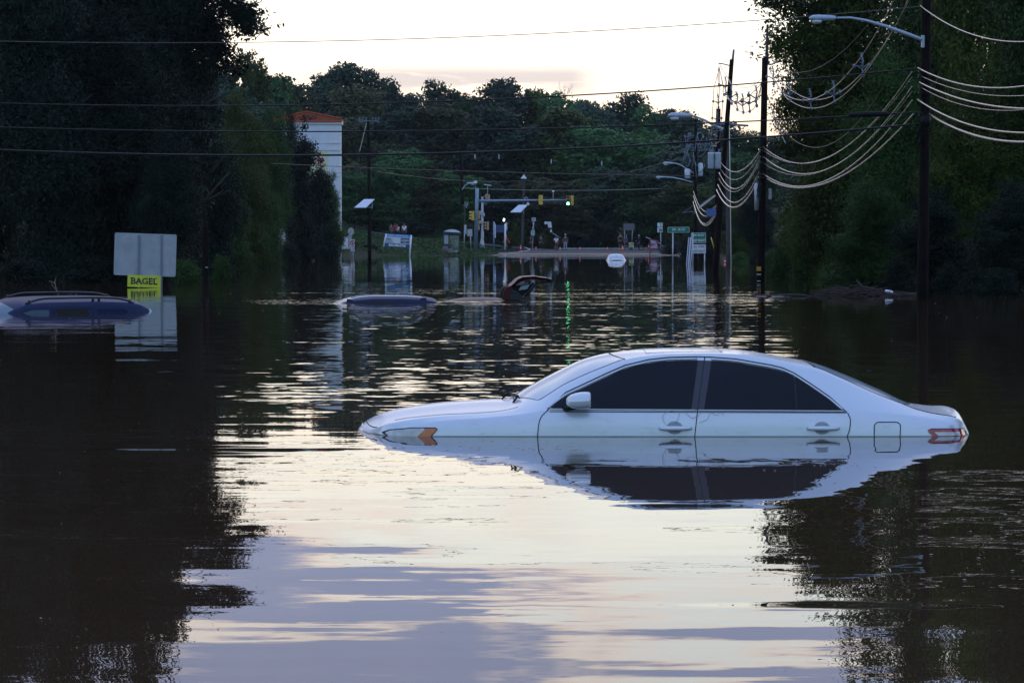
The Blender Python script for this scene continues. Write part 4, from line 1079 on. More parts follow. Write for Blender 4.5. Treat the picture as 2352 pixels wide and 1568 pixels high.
for k in range(26):
    x0 = rr_.uniform(1570, 1636); y0 = rr_.uniform(300, 380); MBk = MB()
    x1 = x0 + rr_.uniform(-14, 14); y1 = y0 + rr_.uniform(8, 40); sag = rr_.uniform(4, 16)
    pts = [pz(lerp(x0, x1, q) , lerp(y0, y1, q) + sag*4*q*(1-q)*.5, DFp - .3) for q in np.linspace(0, 1, 7)]
    MBk.tube(pts, rr_.uniform(.018, .035), 5)
    if k % 2 == 0: MBk.lathe(pts[0], [(.02,.10),(.07,.05),(.03,0),(.07,-.05),(.02,-.12)], 8)
    MBk.build('jumper_wire', MATS['insulator'], pf, True)
# grey post E, lower and nearer to the bank
pe = pole('utility_pole', 'grey pole with a bright metal edge strip, right of the leaning pole', [pz(1673.5, 612, DE), pz(1671, 262, DE)], .17, .13, 'grey_wood')
MB().tube([pz(1679.3, 610, DE-.3), pz(1678.8, 560, DE-.3), pz(1675, 262, DE-.3)], .03, 6).build('conduit', MATS['bare_wire'], pe)
# solar panels on poles (white undersides)
def solar(px, py, Y, s, parent, pxp, flip=1):
    c = pz(px, py, Y); mb = MB()
    w_, h_ = 1.0*s, .62*s
    G = [(c.x - w_*.62*flip, Y-.25, c.z - h_*.42), (c.x + w_*.12*flip, Y-.35, c.z - h_*.42), (c.x + w_*.62*flip, Y+.15, c.z + h_*.42), (c.x - w_*.02*flip, Y+.25, c.z + h_*.42)]
    mb.add(G + [Vector(g_) + Vector((0, .03, -.035)) for g_ in G], [(0,1,2,3),(7,6,5,4),(0,4,5,1),(1,5,6,2),(2,6,7,3),(3,7,4,0)])
    o = mb.build('solar_panel', MATS['solar_white'], parent)
    e = pz(pxp, py, Y); mb = MB(); mb.tube([(e.x, Y-.15, c.z - h_*.40), (c.x, Y-.1, c.z - h_*.42)], .025, 6); mb.tube([(e.x, Y-.12, c.z - h_*.55), (e.x, Y-.12, c.z+.1)], .03, 6); mb.build('panel_bracket', MATS['galvanized'], o)
MB().tube([pz(1618, 468, DC), pz(1641, 448, DC)], .001, 4)
mb = MB(); a_ = pz(1586, 487, DC-.2); c_ = pz(1642, 448, DC-.2)
A4 = [pz(1605, 474, DC+2), pz(1642, 447, DC-2), pz(1644, 449.5, DC-2), pz(1607, 478, DC+2)]
MB().add(A4 + [p + Vector((.0, .06, -.03)) for p in A4], [(0,1,2,3),(7,6,5,4),(0,4,5,1),(1,5,6,2),(2,6,7,3),(3,7,4,0)]).build('solar_panel', MATS['solar_white'], pc)
mb = MB(); A4 = [pz(1566, 488, DFp+.6), pz(1594, 470, DFp-.6), pz(1596, 471.5, DFp-.6), pz(1568, 490, DFp+.6)]
mb.add(A4, [(0,1,2,3)]); mb.tube([pz(1568, 488.5, DFp), pz(1595, 486, DFp)], .03, 5); mb.tube([pz(1594.5, 472, DFp-.2), pz(1595.5, 492, DFp-.2)], .03, 5); mb.build('solar_panel', MATS['insulator'], pf)
bs = pz(1633, 488, DC-.5); mb = MB(); mb.cbox(bs, (.44, .04, .36), bev=.005); mb.build('blue_panel', mat('panel_blue', (.09, .14, .38), .4), pc)
# pole H left of the pylon and pole I, pole G at the junction
ph = pole('utility_pole', 'dark utility pole between the white pylon sign and the leasing board', [pz(849, 600, 226), pz(846, 276, 226)], .15, .11)
mb = MB(); mb.tube([pz(822, 276, 226), pz(873, 280, 226)], .04, 6); mb.tube([pz(824, 280, 225.6), pz(870, 277, 225.6)], .04, 6); cr_ = mb.build('crossarm', MATS['insulator'], ph)
for px in (826, 833, 841, 856, 863, 870):
    MB().lathe(pz(px, 274, 226), [(.02,.14),(.07,.11),(.03,.07),(.08,.04),(.03,0),(.05,-.05)], 8).build('insulator', MATS['insulator'], cr_)
MB().tube([pz(842, 283, 225.8), pz(826, 348, 225.8)], .025, 5).build('stay_wire', MATS['bare_wire'], ph)
solar(837, 467, 225.5, 1.3, ph, 855, 1)
pi_ = pole('utility_pole', 'short dark pole top rising from the trees left of the traffic signals', [pz(1062, 470, 300), pz(1057, 326, 300)], .20, .17)
MB().tube([pz(1061, 436, 299.8), pz(1068, 426, 299.8), pz(1076, 422, 299.8)], .05, 6).build('lamp_arm', MATS['lamp_head'], pi_)
q = pz(1072, 421, 299.8); cobra(q, .9, pi_, direct=1)
pg = pole('utility_pole', 'grey pole with a white lamp cap and a solar panel at the junction', [pz(1199, 572, 335), pz(1203.5, 398, 335)], .17, .13, 'grey_wood')
MB().lathe(pz(1203, 409, 334.7), [(.05,.35),(.12,.25),(.35,.0),(.36,-.12),(.05,-.14)], 12).build('lamp_cap', MATS['lamp_glass'], pg, True)
solar(1192, 479, 334.5, 1.7, pg, 1203, 1)

NW = [0]
def wire(name, label, a, b, sag, r, m='bare_wire', n=28, group=None, cat='cable', extra=None):
    a = Vector(a); b = Vector(b); pts = []
    for i in range(n+1):
        u = i/n; p = a.lerp(b, u); p.z -= sag*4*u*(1-u); pts.append(p)
    mid = pts[n//2]
    o = MB().tube(pts, r, 6).build(name, MATS[m], None, True, loc=tuple(a))
    tag(o, label, cat, group); return o
# lines that cross the road from the left to pole A
GX = 'cables crossing the road'
def cross(label, pyl, pys, pyr, r, m, Y=DA, xe=2112):
    # through (0,pyl) (600,pys) (xe,pyr): parabola fitted in the vertical plane
    xs = np.array([0, 620, xe]); zsv = [P(x, y, Y).z for x, y in zip(xs, (pyl, pys, pyr))]
    Xs = [(x-CX)*Y/F for x in xs]; co = np.polyfit(Xs, zsv, 2)
    xx = np.linspace((-330-CX)*Y/F, Xs[-1], 60)
    pts = [Vector((x, Y-.15, float(np.polyval(co, x)))) for x in xx]
    o = MB().tube(pts, r, 7).build('overhead_cable', MATS[m], None, True, loc=tuple(pts[-1])); tag(o, label, 'cable', GX); return o
cross('thin bare wire high in the sky, topmost of the lines crossing the road', 96, 98, 16, .010, 'dull_wire')
cross('thin dark line crossing the road just above the orange pylon roof', 238, 243, 157, .017, 'black_cable')
cross('dark line crossing the road that ends in the fat black splice case', 293, 303, 258, .017, 'black_cable')
cross('thickest black cable crossing the road, lowest of the long lines', 345, 357.5, 285, .026, 'black_cable')
q0, q1 = pz(1951, 265, DA), pz(2034, 262.5, DA)
o = MB().tube([q0 + Vector((-.05, -.2, 0)), q0 + Vector((.02, -.2, 0)), q1 + Vector((-.02, -.2, 0)), q1 + Vector((.05, -.2, 0))], [.03, .07, .07, .03], 12).build('splice_case', MATS['black_rubber'], None, True, loc=tuple(q0))
tag(o, 'fat black cylindrical splice case hanging on a line beside the nearest pole', 'cable splice')
# sagging bundles between poles A and B, and on to the right edge
GB = 'sagging cables between the two nearest right poles'; GR = 'cables from the nearest pole out of the right edge'
ords = ['topmost', 'second', 'third', 'fourth', 'fifth', 'lowest']
AB = [((2104,166),(1752,338),1.42,.016),((2104,178),(1752,346),1.26,.009),((2104,200),(1752,360),1.40,.019),((2104,211),(1752,375),1.22,.008),((2104,232),(1752,400),1.24,.020),((2108,262),(1760,412),1.0,.026)]
for i, (a, b_, s_, r_) in enumerate(AB):
    wire('cable', f'{ords[i]} of six sagging cables from the nearest pole to the masted pole', pz(*a, DA) + Vector((-.12, -.15, 0)), pz(*b_, DB) + Vector((0, -.25, 0)), s_*.95, r_, 'lashed_cable', group=GB)
AR = [((2106,157),(2352,182),.25,.018),((2112,175),(2352,207),.2,.009),((2110,190),(2352,238),.18,.021),((2112,201),(2352,236),.25,.009),((2106,230),(2352,289),.25,.022),((2130,262),(2352,312),.22,.030),((2112,15),(2352,77),.3,.014)]
ords2 = ['second', 'third', 'fourth', 'fifth', 'sixth', 'lowest', 'topmost']
for i, (a, b_, s_, r_) in enumerate(AR):
    A_ = pz(*a, DA) + Vector((0, -.17, 0)); B_ = pz(*b_, 62.0); d = B_ - A_
    wire('cable', f'{ords2[i]} of seven cables from the nearest pole out past the right edge', A_, A_ + d*1.18, s_*1.18, r_, 'lashed_cable', group=GR)
# B to C bundles
BC = [((1748,340),(1654,372),.9,.020),((1746,350),(1652,385),1.05,.012),((1746,360),(1651,397),1.30,.022),((1744,372),(1650,410),1.15,.012),((1742,396),(1648,424),1.32,.022),((1742,408),(1645,436),1.3,.030)]
for i, (a, b_, s_, r_) in enumerate(BC):
    wire('cable', f'{ords[i]} of six sagging cables from the masted pole to the leaning pole', pz(*a, DB) + Vector((0, -.22, 0)), pz(*b_, DC) + Vector((0, -.25, 0)), s_*.75, r_, 'lashed_cable', group='sagging cables between the masted pole and the leaning pole')
# C to F: last loops
for i, (a, b_, s_, r_) in enumerate([((1645,475),(1593,450),.9,.03),((1645,482),(1592,463),1.1,.03),((1646,470),(1593,440),.8,.02),((1645,490),(1594,470),1.0,.035)]):
    wire('cable', ['second', 'third', 'topmost', 'lowest'][i] + ' of the cable loops hanging left of the leaning pole above the blue panel', pz(*a, DC), pz(*b_, DFp), s_, r_, 'lashed_cable', group='cable loops left of the leaning pole')
# spacer cable bundles along the pole tops
def spacer_bundle(label, a, b, sag, offs, ks, r, sp, upto=1.0):
    a = Vector(a); b = Vector(b); o = thing('spacer_cable', label, 'cable', tuple(a))
    def pt(u, dx_, dz_): p = a.lerp(b, u); return p + Vector((dx_, 0, dz_ - sag*4*u*(1-u)))
    for dx_, dz_ in offs: MB().tube([pt(u, dx_*min(1, u*6, (1-u)*6+.2), dz_*min(1, u*6+.2, (1-u)*6+.2)) for u in np.linspace(0, upto, 26)], r, 6).build('wire', MATS['bare_wire'], o, True)
    MB().tube([pt(u, 0, .12 + sag*1.2*u*(1-u)) for u in np.linspace(0, upto, 12)], r*.6, 5).build('messenger', MATS['dull_wire'], o, True)
    for u in ks:
        mb = MB(); c0 = pt(u, 0, .16); ends = [pt(u, dx_, dz_) for dx_, dz_ in offs]
        cx_ = sum(ends, Vector())/len(ends)
        mb.tube([c0, c0.lerp(cx_, .5) + Vector((.05*sp, 0, 0)), cx_], .030*sp, 6)
        for e in ends:
            mb.tube([cx_, cx_.lerp(e, .6) + Vector((0, 0, .04*sp)), e], .026*sp, 6); mb.lathe(e, [(.01,.08*sp),(.05*sp,.04*sp),(.06*sp,0),(.04*sp,-.05*sp),(.01,-.08*sp)], 7)
        for z in range(5): mb.cbox(c0.lerp(cx_, z/5), (.13*sp, .05, .018*sp))
        mb.build('spacer', MATS['insulator'], o, True)
spacer_bundle('looping spacer cable with star-shaped spacers rising from the masted pole to the top edge', pz(1766, 152, DB), pz(2140, -170, 70), 2.3, [(-.20,-.22),(.22,-.20),(.06,-.48)], (.03,.17,.33,.49,.66), .012, .85, .9)
spacer_bundle('looping spacer cable between the masted pole and the leaning pole', pz(1748, 190, DB), pz(1652, 150, DC), 1.0, [(-.28,-.2),(.28,-.2),(.05,-.6)], (.10,.24,.38,.52,.66,.82), .015, 1.0)
spacer_bundle('tangled spacer cable dropping from the leaning pole to the pole with two lamps', pz(1652, 152, DC), pz(1640, 330, 149), .4, [(-.22,-.2),(.26,-.2),(.05,-.5)], (.3,.5,.68,.85), .015, 1.0)
wire('guy_wire', 'steel guy wire sloping down right from the masted pole across the sky', pz(1764, 223, DB), pz(1805, 330, DB-4), .1, .018, 'insulator')
wire('wire', 'thin drop wire curving from behind the splice case up to the nearest pole', pz(1800, 300, DB-5) + Vector((0,0,0)), pz(2106, 42, DA) + Vector((0,-.15,0)), 1.7, .010, 'dull_wire')
# far lines over the junction
wire('wire', 'dark line passing above the traffic signals from the pylon to the leaning pole', pz(560, 372, 200), pz(1646, 405, DC+1), .15, .022, 'black_cable')
wire('wire', 'pale thin line just over the signal mast arm', pz(1064, 432, 330), pz(1520, 433, 330), .25, .020, 'bare_wire')
wire('wire', 'faint line running from the crossarm pole to the junction lamp pole', pz(852, 392, 226), pz(1203, 415, 335), .4, .016, 'dull_wire')
wire('wire', 'faint line running from the junction lamp pole towards the lamps on the right', pz(1203, 414, 335), pz(1597, 352, DFp), .9, .014, 'black_cable')
wire('wire', 'short stay wire crossing in front of the white pylon', pz(780, 398, 226), pz(848, 381, 226), .05, .018, 'dull_wire')
for px, py in ((1091, 361), (1146, 361), (1266, 372), (1382, 376)):
    o = MB().lathe(pz(px, py, 200), [(.01,.20),(.03,.15),(.045,.06),(.03,.0),(.06,-.07),(.02,-.14),(.01,-.20)], 8).build('line_weight', MATS['sign_back'], None, True, loc=tuple(pz(px, py, 200)))
    tag(o, {1091: 'small white fitting hanging on the far line, leftmost of four', 1146: 'small white fitting on the far line above the signal post', 1266: 'small white fitting on the far line, third from the left', 1382: 'small white fitting on the far line, rightmost of four'}[px], 'line fitting', 'white fittings on the far line')
# ================================================================== signs
def panel_mb(c, w_, h_, th=.03, roll=0.0, r=0.0):
    """upright sign panel facing the camera; optional rounded corners"""
    pts = []
    if r > 0:
        for cx, cz, a0 in ((w_/2-r, h_/2-r, 0), (-w_/2+r, h_/2-r, 90), (-w_/2+r, -h_/2+r, 180), (w_/2-r, -h_/2+r, 270)):
            for a in np.linspace(a0, a0+90, 5): pts.append((cx + r*math.cos(R(a)), cz + r*math.sin(R(a))))
    else: pts = [(w_/2, h_/2), (-w_/2, h_/2), (-w_/2, -h_/2), (w_/2, -h_/2)]
    cr, sr = math.cos(roll), math.sin(roll)
    mb = MB(); mb.prism([(c.x + a*cr - b_*sr, c.z + a*sr + b_*cr) for a, b_ in pts], c.y - th/2, c.y + th/2); return mb
def post(px0, py0, px1, py1, Y, r, parent, m='galvanized', name='post'):
    a = P(px0, py0, Y); b_ = P(px1, py1, Y); return MB().tube([a, b_], r, 8).build(name, MATS[m], parent, True)
def S(px, Y): return px * Y / F
# big sign back with the yellow plate under it
Y = 92.0; o = thing('roadside_sign', 'back of a large pale rounded sign board above a yellow BAGEL plate, at the left', 'sign', tuple(pz(334, 660, Y)))
RL = R(-1.9); c = pz(333.5, 585, Y)
panel_mb(c, S(142, Y), S(97, Y), .03, RL, .05).build('board', MATS['sign_back'], o)
for px in (320, 372):
    a = pz(px-.5, 540, Y-.05); b_ = pz(px-2, 672, Y-.05); mb = MB()
    mb.cbox((a+b_)/2, (.065, .05, (a-b_).length), rot=(0, R(.8), 0)); 
    for i in range(20): q = a.lerp(b_, i/20); mb.lathe(q + Vector((0, -.03, 0)), [(.008, -.005), (.008, .004)], 6, 'Y')
    mb.build('post', mat('channel_post', (.20, .24, .28), .5, .3), o)
c = pz(331, 646, Y-.12); bp_ = panel_mb(c, S(76, Y), S(27, Y), .015, RL).build('yellow_plate', MATS['sign_yellow'], o)
mb = MB(); cc = pz(331.5, 645.5, Y-.135); add_text(mb, 'BAGEL', cc, S(61, Y), S(14.5, Y), bold=.028, rot=RL)
# slab feet on the letters
for px, w_ in ((303,7),(314.5,5.5),(325,5.5),(345,7),(358,7)):
    for yy in (638.6, 652.4):
        if px in (314.5, 325) and yy < 645: continue
        q = pz(px, yy + (px-331)*.033, Y-.136); mb.cbox(q, (S(w_, Y), .002, S(1.6, Y)), rot=(0, 0, 0))
mb.build('lettering', MATS['sign_black'], bp_, fix=False)
mb = MB()
for px in (297.5, 365): mb.lathe(pz(px, 636 + (px-331)*.033, Y-.13), [(.018, -.006), (.02, .01)], 8, 'Y')
mb.build('bolt', MATS['sign_back'], bp_)
# dark slim pole behind, left of the big board
pl_ = pole('utility_pole', 'dark pole standing in the water among the left trees, right of the BAGEL sign', [pz(473, 668, 96), pz(471.5, 505, 96)], .10, .095)
MB().cbox(pz(474.5, 614, 95.8), (.09, .03, .03)).build('number_plate', MATS['sign_back'], pl_)

# leasing board
Y = 290; at = pz(913, 586, Y); o = thing('leasing_board', 'tilted blue and white leasing board on two white posts with phone number 800.488.0768', 'sign', tuple(at))
RL = R(-3.4)
def lb(px, py, d=0): return pz(px, py, Y - d)
post(888-.5, 537, 881, 566, Y-.02, .085, o, 'white_paint'); post(944.5, 540, 940.5, 592, Y-.02, .085, o, 'white_paint')
cpanel = lb(913, 553)
pn = panel_mb(cpanel, S(58.5, Y), S(29, Y), .06, RL).build('panel', MATS['sign_white'], o)
def off_(dx_, dz_, d=.04): # px offsets along tilted panel
    a = S(dx_, Y); b_ = S(dz_, Y); return cpanel + Vector((a*math.cos(RL) - b_*math.sin(RL), -d, a*math.sin(RL) + b_*math.cos(RL)))
panel_mb(off_(0, 11.6), S(58.5, Y), S(6.4, Y), .02, RL).build('light_blue_band', mat('band_cyan', (.04, .28, .62), .4), pn)
panel_mb(off_(0, -10.6), S(58.5, Y), S(8.0, Y), .02, RL).build('dark_blue_band', mat('band_navy', (.025, .06, .24), .4), pn)
panel_mb(off_(17.3, .9), S(20.2, Y), S(12, Y), .02, RL).build('logo_square', mat('logo_slate', (.045, .07, .15), .4), pn)
mb = MB(); q = [off_(-29, 5.5, .052), off_(-20, 7, .052), off_(-6, -5.8, .052), off_(-29, -5.8, .052)]; mb.add(q, [(0,1,2,3)]); mb.build('grey_wedge', mat('wedge_grey', (.36, .42, .50), .5), pn)
mb = MB()
add_text(mb, 'LEASING  OPPORTUNITY', off_(0, 11.6, .06), S(48, Y), S(3.0, Y), .02, RL)
add_text(mb, '800.488.0768', off_(0, -10.6, .06), S(39, Y), S(5.6, Y), .025, RL)
add_text(mb, 'LEVIN', off_(17.3, 1.6, .06), S(16.5, Y), S(4.0, Y), .02, RL); mb.add([off_(13, -2.2, .06), off_(21.5, -2.2, .06), off_(21.5, -3.0, .06), off_(13, -3.0, .06)], [(0,1,2,3)])
mb.build('white_lettering', MATS['text_white'], pn, fix=False)
mb = MB()
for i, (zz, ww) in enumerate(((4.3, 14), (3.0, 17), (1.6, 12), (-4.6, 14))):
    a = -27.5; mb.add([off_(a, zz, .062), off_(a+ww, zz, .062), off_(a+ww, zz-.45, .062), off_(a, zz-.45, .062)], [(0,1,2,3)])
mb.build('fine_print', MATS['sign_black'], pn, fix=False)

# small sign cluster by the left hedge
Y = 262
o = thing('white_box_sign', 'blank white panel sign on a thin post at the end of the hedge', 'sign', tuple(pz(786, 590, Y)))
panel_mb(pz(788, 558, Y), S(30, Y), S(27, Y), .08).build('panel', MATS['white_paint'], o); post(780.5, 570, 780.5, 594, Y, .07, o, 'white_paint')
o = thing('stop_sign', 'back of a grey octagonal stop sign beside the hedge', 'sign', tuple(pz(806, 595, Y-1)))
c = pz(806, 531.5, Y-1); w_ = S(13, Y)*.56; MB().prism([(c.x + w_*math.cos(R(22.5+45*i)), c.z + 1.25*w_*math.sin(R(22.5+45*i))) for i in range(8)], c.y-.015, c.y+.015).build('plate', MATS['sign_back'], o)
post(806, 524, 806, 600, Y-.9, .045, o); panel_mb(pz(803.5, 554, Y-.95), S(9, Y), S(27, Y), .02).build('backing_plate', MATS['sign_back'], o)
o = thing('no_walking_sign', 'small white sign with a red crossed-out pedestrian, over a one-way plate', 'sign', tuple(pz(809, 595, Y-1.6)))
Yn = Y-1.6; pnl = panel_mb(pz(809.3, 558.5, Yn), S(11.2, Yn), S(16.8, Yn), .02, 0, .03).build('plate', MATS['sign_white'], o)
c = pz(809.3, 558, Yn-.03); ring = MB(); rr0 = S(4.7, Yn)
ring.tube([(c.x + rr0*math.cos(a), c.y, c.z + rr0*1.3*math.sin(a)) for a in np.linspace(0, 2*math.pi, 25)], .030, 5, cap=False)
ring.tube([(c.x - rr0*.7, c.y, c.z + rr0*.95), (c.x + rr0*.7, c.y, c.z - rr0*.95)], .028, 5); ring.build('red_ring', MATS['sign_red'], pnl)
mb = MB(); mb.lathe((c.x, c.y+.01, c.z+.16), [(.045,-.01),(.045,.005)], 10, 'Y'); mb.tube([(c.x, c.y+.01, c.z+.10), (c.x+.01, c.y+.01, c.z-.02)], .035, 6)
mb.tube([(c.x, c.y+.01, c.z-.02), (c.x-.06, c.y+.01, c.z-.20)], .02, 6); mb.tube([(c.x, c.y+.01, c.z-.02), (c.x+.06, c.y+.01, c.z-.19)], .02, 6); mb.tube([(c.x-.07, c.y+.01, c.z), (c.x, c.y+.01, c.z+.08), (c.x+.07, c.y+.01, c.z)], .016, 6)
mb.build('walking_figure', MATS['sign_black'], pnl)
p2 = panel_mb(pz(810, 572.8, Yn), S(9.4, Yn), S(8.6, Yn), .02).build('lower_plate', MATS['sign_white'], o)
mb = MB(); add_text(mb, 'DO NOT', pz(810, 575, Yn-.03), S(7, Yn), S(2.4, Yn), .03); mb.build('lettering', MATS['sign_black'], p2, fix=False); mb = MB(); q = pz(811.5, 571, Yn-.03); mb.add([q + Vector(a) for a in [(-.10,0,.02),(.06,0,.02),(.06,0,.05),(.13,0,0),(.06,0,-.05),(.06,0,-.02),(-.10,0,-.02)]], [(0,1,2,3,4,5,6)]); mb.build('arrow', MATS['sign_black'], p2, fix=False)
post(811, 576, 811, 600, Yn+.05, .03, o)

# green and white signs on the right
Y = 187
def text_sign(name, label, cat, Yq, plates, posts_):
    at = pz(posts_[0][0], 606, Yq); o = thing(name, label, cat, tuple(at))
    for (cx, cy, w_, h_, m, tm, lines, rl) in plates:
        c = pz(cx, cy, Yq)
        rim = panel_mb(c, S(w_, Yq), S(h_, Yq), .02, rl, .05).build('plate', MATS[tm], o)
        c2 = c + Vector((0, -.014, 0)); face = panel_mb(c2, S(w_-1.4, Yq), S(h_-1.4, Yq), .012, rl, .04).build('face', MATS[m], rim)
        n = len(lines)
        for i, (tx, fw, fh_) in enumerate(lines):
            dz_ = ((n-1)/2 - i) * h_ / (n+.05); cc = c + Vector((-math.sin(rl)*S(dz_, Yq), -.024, S(dz_, Yq)))
            mb = MB(); add_text(mb, tx, cc, S(w_*fw, Yq), S(h_*fh_, Yq), .012, rl); mb.build('lettering', MATS[tm], rim, fix=False)
    for px, y0, y1, r_ in posts_: post(px, y0, px-.5, y1, Yq+.05, r_, o)
    return o
text_sign('street_name_sign', 'wide green JFK BLVD sign on two thin posts near the right poles', 'sign', 185, [(1558.5, 528, 50, 12.6, 'sign_green', 'text_white', [('JFK  BLVD', .60, .46)], R(.3))], [(1545.5, 534, 625, .045), (1591, 534, 625, .045)])
text_sign('keep_right_sign', 'green JFK BLVD KEEP RIGHT plate above a white ALL TURNS KEEP RIGHT plate', 'sign', Y,
    [(1604.5, 546.5, 33.5, 23.5, 'sign_green', 'text_white', [('JFK BLVD', .76, .25), ('KEEP RIGHT', .95, .25)], R(1.6)),
     (1605.5, 571.5, 32.5, 21.5, 'sign_white', 'sign_black', [('ALL TURNS', .78, .25), ('KEEP RIGHT', .86, .25)], R(.6))], [(1591.5, 582, 622, .04), (1618.5, 582, 622, .04)])
# leaning striped barrier boards beside it
for i, (x0, x1) in enumerate(((1584, 1578), (1589.5, 1583.5))):
    a = pz(x0, 545, 186.0 + i*.3); b_ = pz(x1, 616, 186.0 + i*.3); d = b_ - a
    o = thing('striped_board', ['white and blue upright board leaning left of the keep right sign, outer one', 'white and blue upright board leaning left of the keep right sign, inner one'][i], 'board', (b_.x, b_.y, 0), 'leaning upright boards')
    for j, (oo, m) in enumerate(((-.055, 'sign_white'), (0, 'band_navy'), (.055, 'sign_white'))):
        MB().add([a + Vector((oo-.028, 0, 0)), a + Vector((oo+.027, 0, 0)), b_ + Vector((oo+.027, 0, 0)), b_ + Vector((oo-.028, 0, 0)), a + Vector((oo-.028, .04, 0)), a + Vector((oo+.027, .04, 0)), b_ + Vector((oo+.027, .04, 0)), b_ + Vector((oo-.028, .04, 0))], [(0,1,2,3),(7,6,5,4),(0,4,5,1),(1,5,6,2),(2,6,7,3),(3,7,4,0)]).build('stripe', MATS[m], o)
# yellow guy guard
q = pz(1635, 545, 150); o = MB().tube([pz(1633, 545, 150), pz(1645, 586, 150)], .028, 8).build('guy_guard', MATS['guy_yellow'], None, True, loc=tuple(q)); tag(o, 'yellow plastic guard on a guy wire left of the leaning pole base', 'guy guard')
# half-drowned red sign
Y = 196; o = thing('drowned_red_sign', 'red shop sign with letters EN poking from the water between two poles', 'sign', tuple(pz(1669, 603, Y)))
pl2 = MB().prism([(pz(x, y, Y).x, pz(x, y, Y).z) for x, y in [(1660,609),(1660,595.5),(1664,594),(1668,589),(1671,588),(1674,590),(1680,594),(1680,609)]], Y-.02, Y+.02).build('plate', mat('sign_orange', (.20, .07, .02), .5), o)
MB().prism([(pz(x, y, Y).x, pz(x, y, Y).z) for x, y in [(1661,608),(1661,596.3),(1665,595),(1669,590.5),(1673,591),(1679,595),(1679,608)]], Y-.03, Y-.021).build('face', MATS['sign_red'], pl2)
mb = MB(); add_text(mb, 'EN', pz(1667, 599.7, Y-.04), S(7.5, Y), S(4.6, Y), .02); mb.build('lettering', MATS['text_white'], pl2, fix=False)
# pylon sign with orange roof
Y = 250; o = thing('pylon_sign', 'tall white shopping plaza pylon sign with a low orange gable roof, partly behind trees', 'sign', tuple(pz(708, 600, Y)))
xL, xR = pz(640, 300, Y).x, pz(782, 300, Y).x; zT = pz(700, 286, Y).z
body = MB().box((xL, Y, -.2), (xR, Y+1.6, zT)).build('tower', MATS['pylon_white'], o)
MB().box((xL-.12, Y-.14, zT), (xR+.14, Y+1.74, pz(0, 279, Y).z)).build('cornice', MATS['pylon_white'], o)
gz0 = pz(0, 279, Y).z
ro = MB().prism([(pz(627, 0, Y).x, gz0), (pz(627, 0, Y).x, pz(0, 274, Y).z), (pz(704, 0, Y).x, pz(0, 257, Y).z), (pz(785, 0, Y).x, pz(0, 274, Y).z), (pz(785, 0, Y).x, gz0)], Y-.25, Y+1.85).build('roof', MATS['orange_roof'], o)
a_, c_, e_ = pz(626, 273, Y-.29), pz(704, 256, Y-.29), pz(786, 273, Y-.29)
MB().tube([a_, c_, e_], .055, 6).tube([pz(626, 279, Y-.29), pz(786, 279, Y-.29)], .05, 6).build('roof_trim', MATS['red_trim'], ro)
mb = MB(); add_text(mb, 'PLAZA', pz(711.5, 269.8, Y-.30), S(34, Y), S(8.2, Y), .02); mb.build('lettering', MATS['sign_black'], ro, fix=False)
for (y0, y1, x0, x1, m) in ((291, 342, 700, 752, 'pylon_panel'), (347, 402, 700, 752, 'pylon_yellow'), (408, 452, 700, 752, 'pylon_yellow'), (457, 520, 700, 752, 'pylon_yellow')):
    a_, b_ = pz(x0, y1, Y), pz(x1, y0, Y); MB().box((a_.x, Y-.06, a_.z), (b_.x, Y-.01, b_.z)).build('sign_panel', MATS[m], o)
for yy in (328, 344, 404, 455): a_ = pz(700, yy, Y); MB().box((xL-.05, Y-.09, a_.z-.06), (xR+.06, Y+.0-.061, a_.z+.06)).build('rib', MATS['pylon_white'], o)
mb = MB(); add_text(mb, 'IP', pz(737, 370, Y-.1), S(15, Y), S(15, Y), .05); mb.build('red_lettering', mat('crimson', (.36, .01, .09), .5), o, fix=False)
mb = MB(); add_text(mb, 'GE', pz(738, 426, Y-.1), S(18, Y), S(10, Y), .04); mb.build('green_lettering', MATS['sign_green'], o, fix=False)
# far purple roof and grey building corner above the trees
Y = 420; g_ = pz(727, 215, Y); o = thing('far_shop', 'distant pavilion with a purple hipped roof peeking over the trees above the pylon', 'building', (g_.x, Y, Hz(g_.x, Y)))
MB().box((pz(708,0,Y).x, Y, Hz(g_.x, Y)-1), (pz(746,0,Y).x, Y+3, pz(0, 213, Y).z)).build('wall', MATS['pylon_white'], o)
x0, x1 = pz(704,0,Y).x, pz(750,0,Y).x; z0, z1 = pz(0,213,Y).z, pz(0,202.5,Y).z; xm = (x0+x1)/2
MB().add([(x0,Y-.4,z0),(x1,Y-.4,z0),(x1,Y+3.4,z0),(x0,Y+3.4,z0),(xm-.7,Y+1.5,z1),(xm+.7,Y+1.5,z1)], [(0,1,5,4),(1,2,5),(2,3,4,5),(3,0,4),(0,3,2,1)]).build('roof', mat('purple_roof', (.20, .07, .28), .5), o)
Y = 330; g_ = pz(484, 180, Y); o = thing('grey_building', 'corner of a tall grey building showing between the left tree branches', 'building', (g_.x, Y, Hz(g_.x, Y)))
MB().box((pz(440,0,Y).x, Y, Hz(g_.x,Y)-1), (pz(497,0,Y).x, Y+8, pz(0,170,Y).z)).build('wall', mat('grey_render', (.28, .30, .32), .8), o)
MB().prism([(pz(438,0,Y).x, pz(0,170,Y).z), (pz(478,0,Y).x, pz(0,153,Y).z), (pz(494,0,Y).x, pz(0,153,Y).z), (pz(500,0,Y).x, pz(0,170,Y).z)], Y-.3, Y+8.3).build('roof', MATS['grey_render'], o)

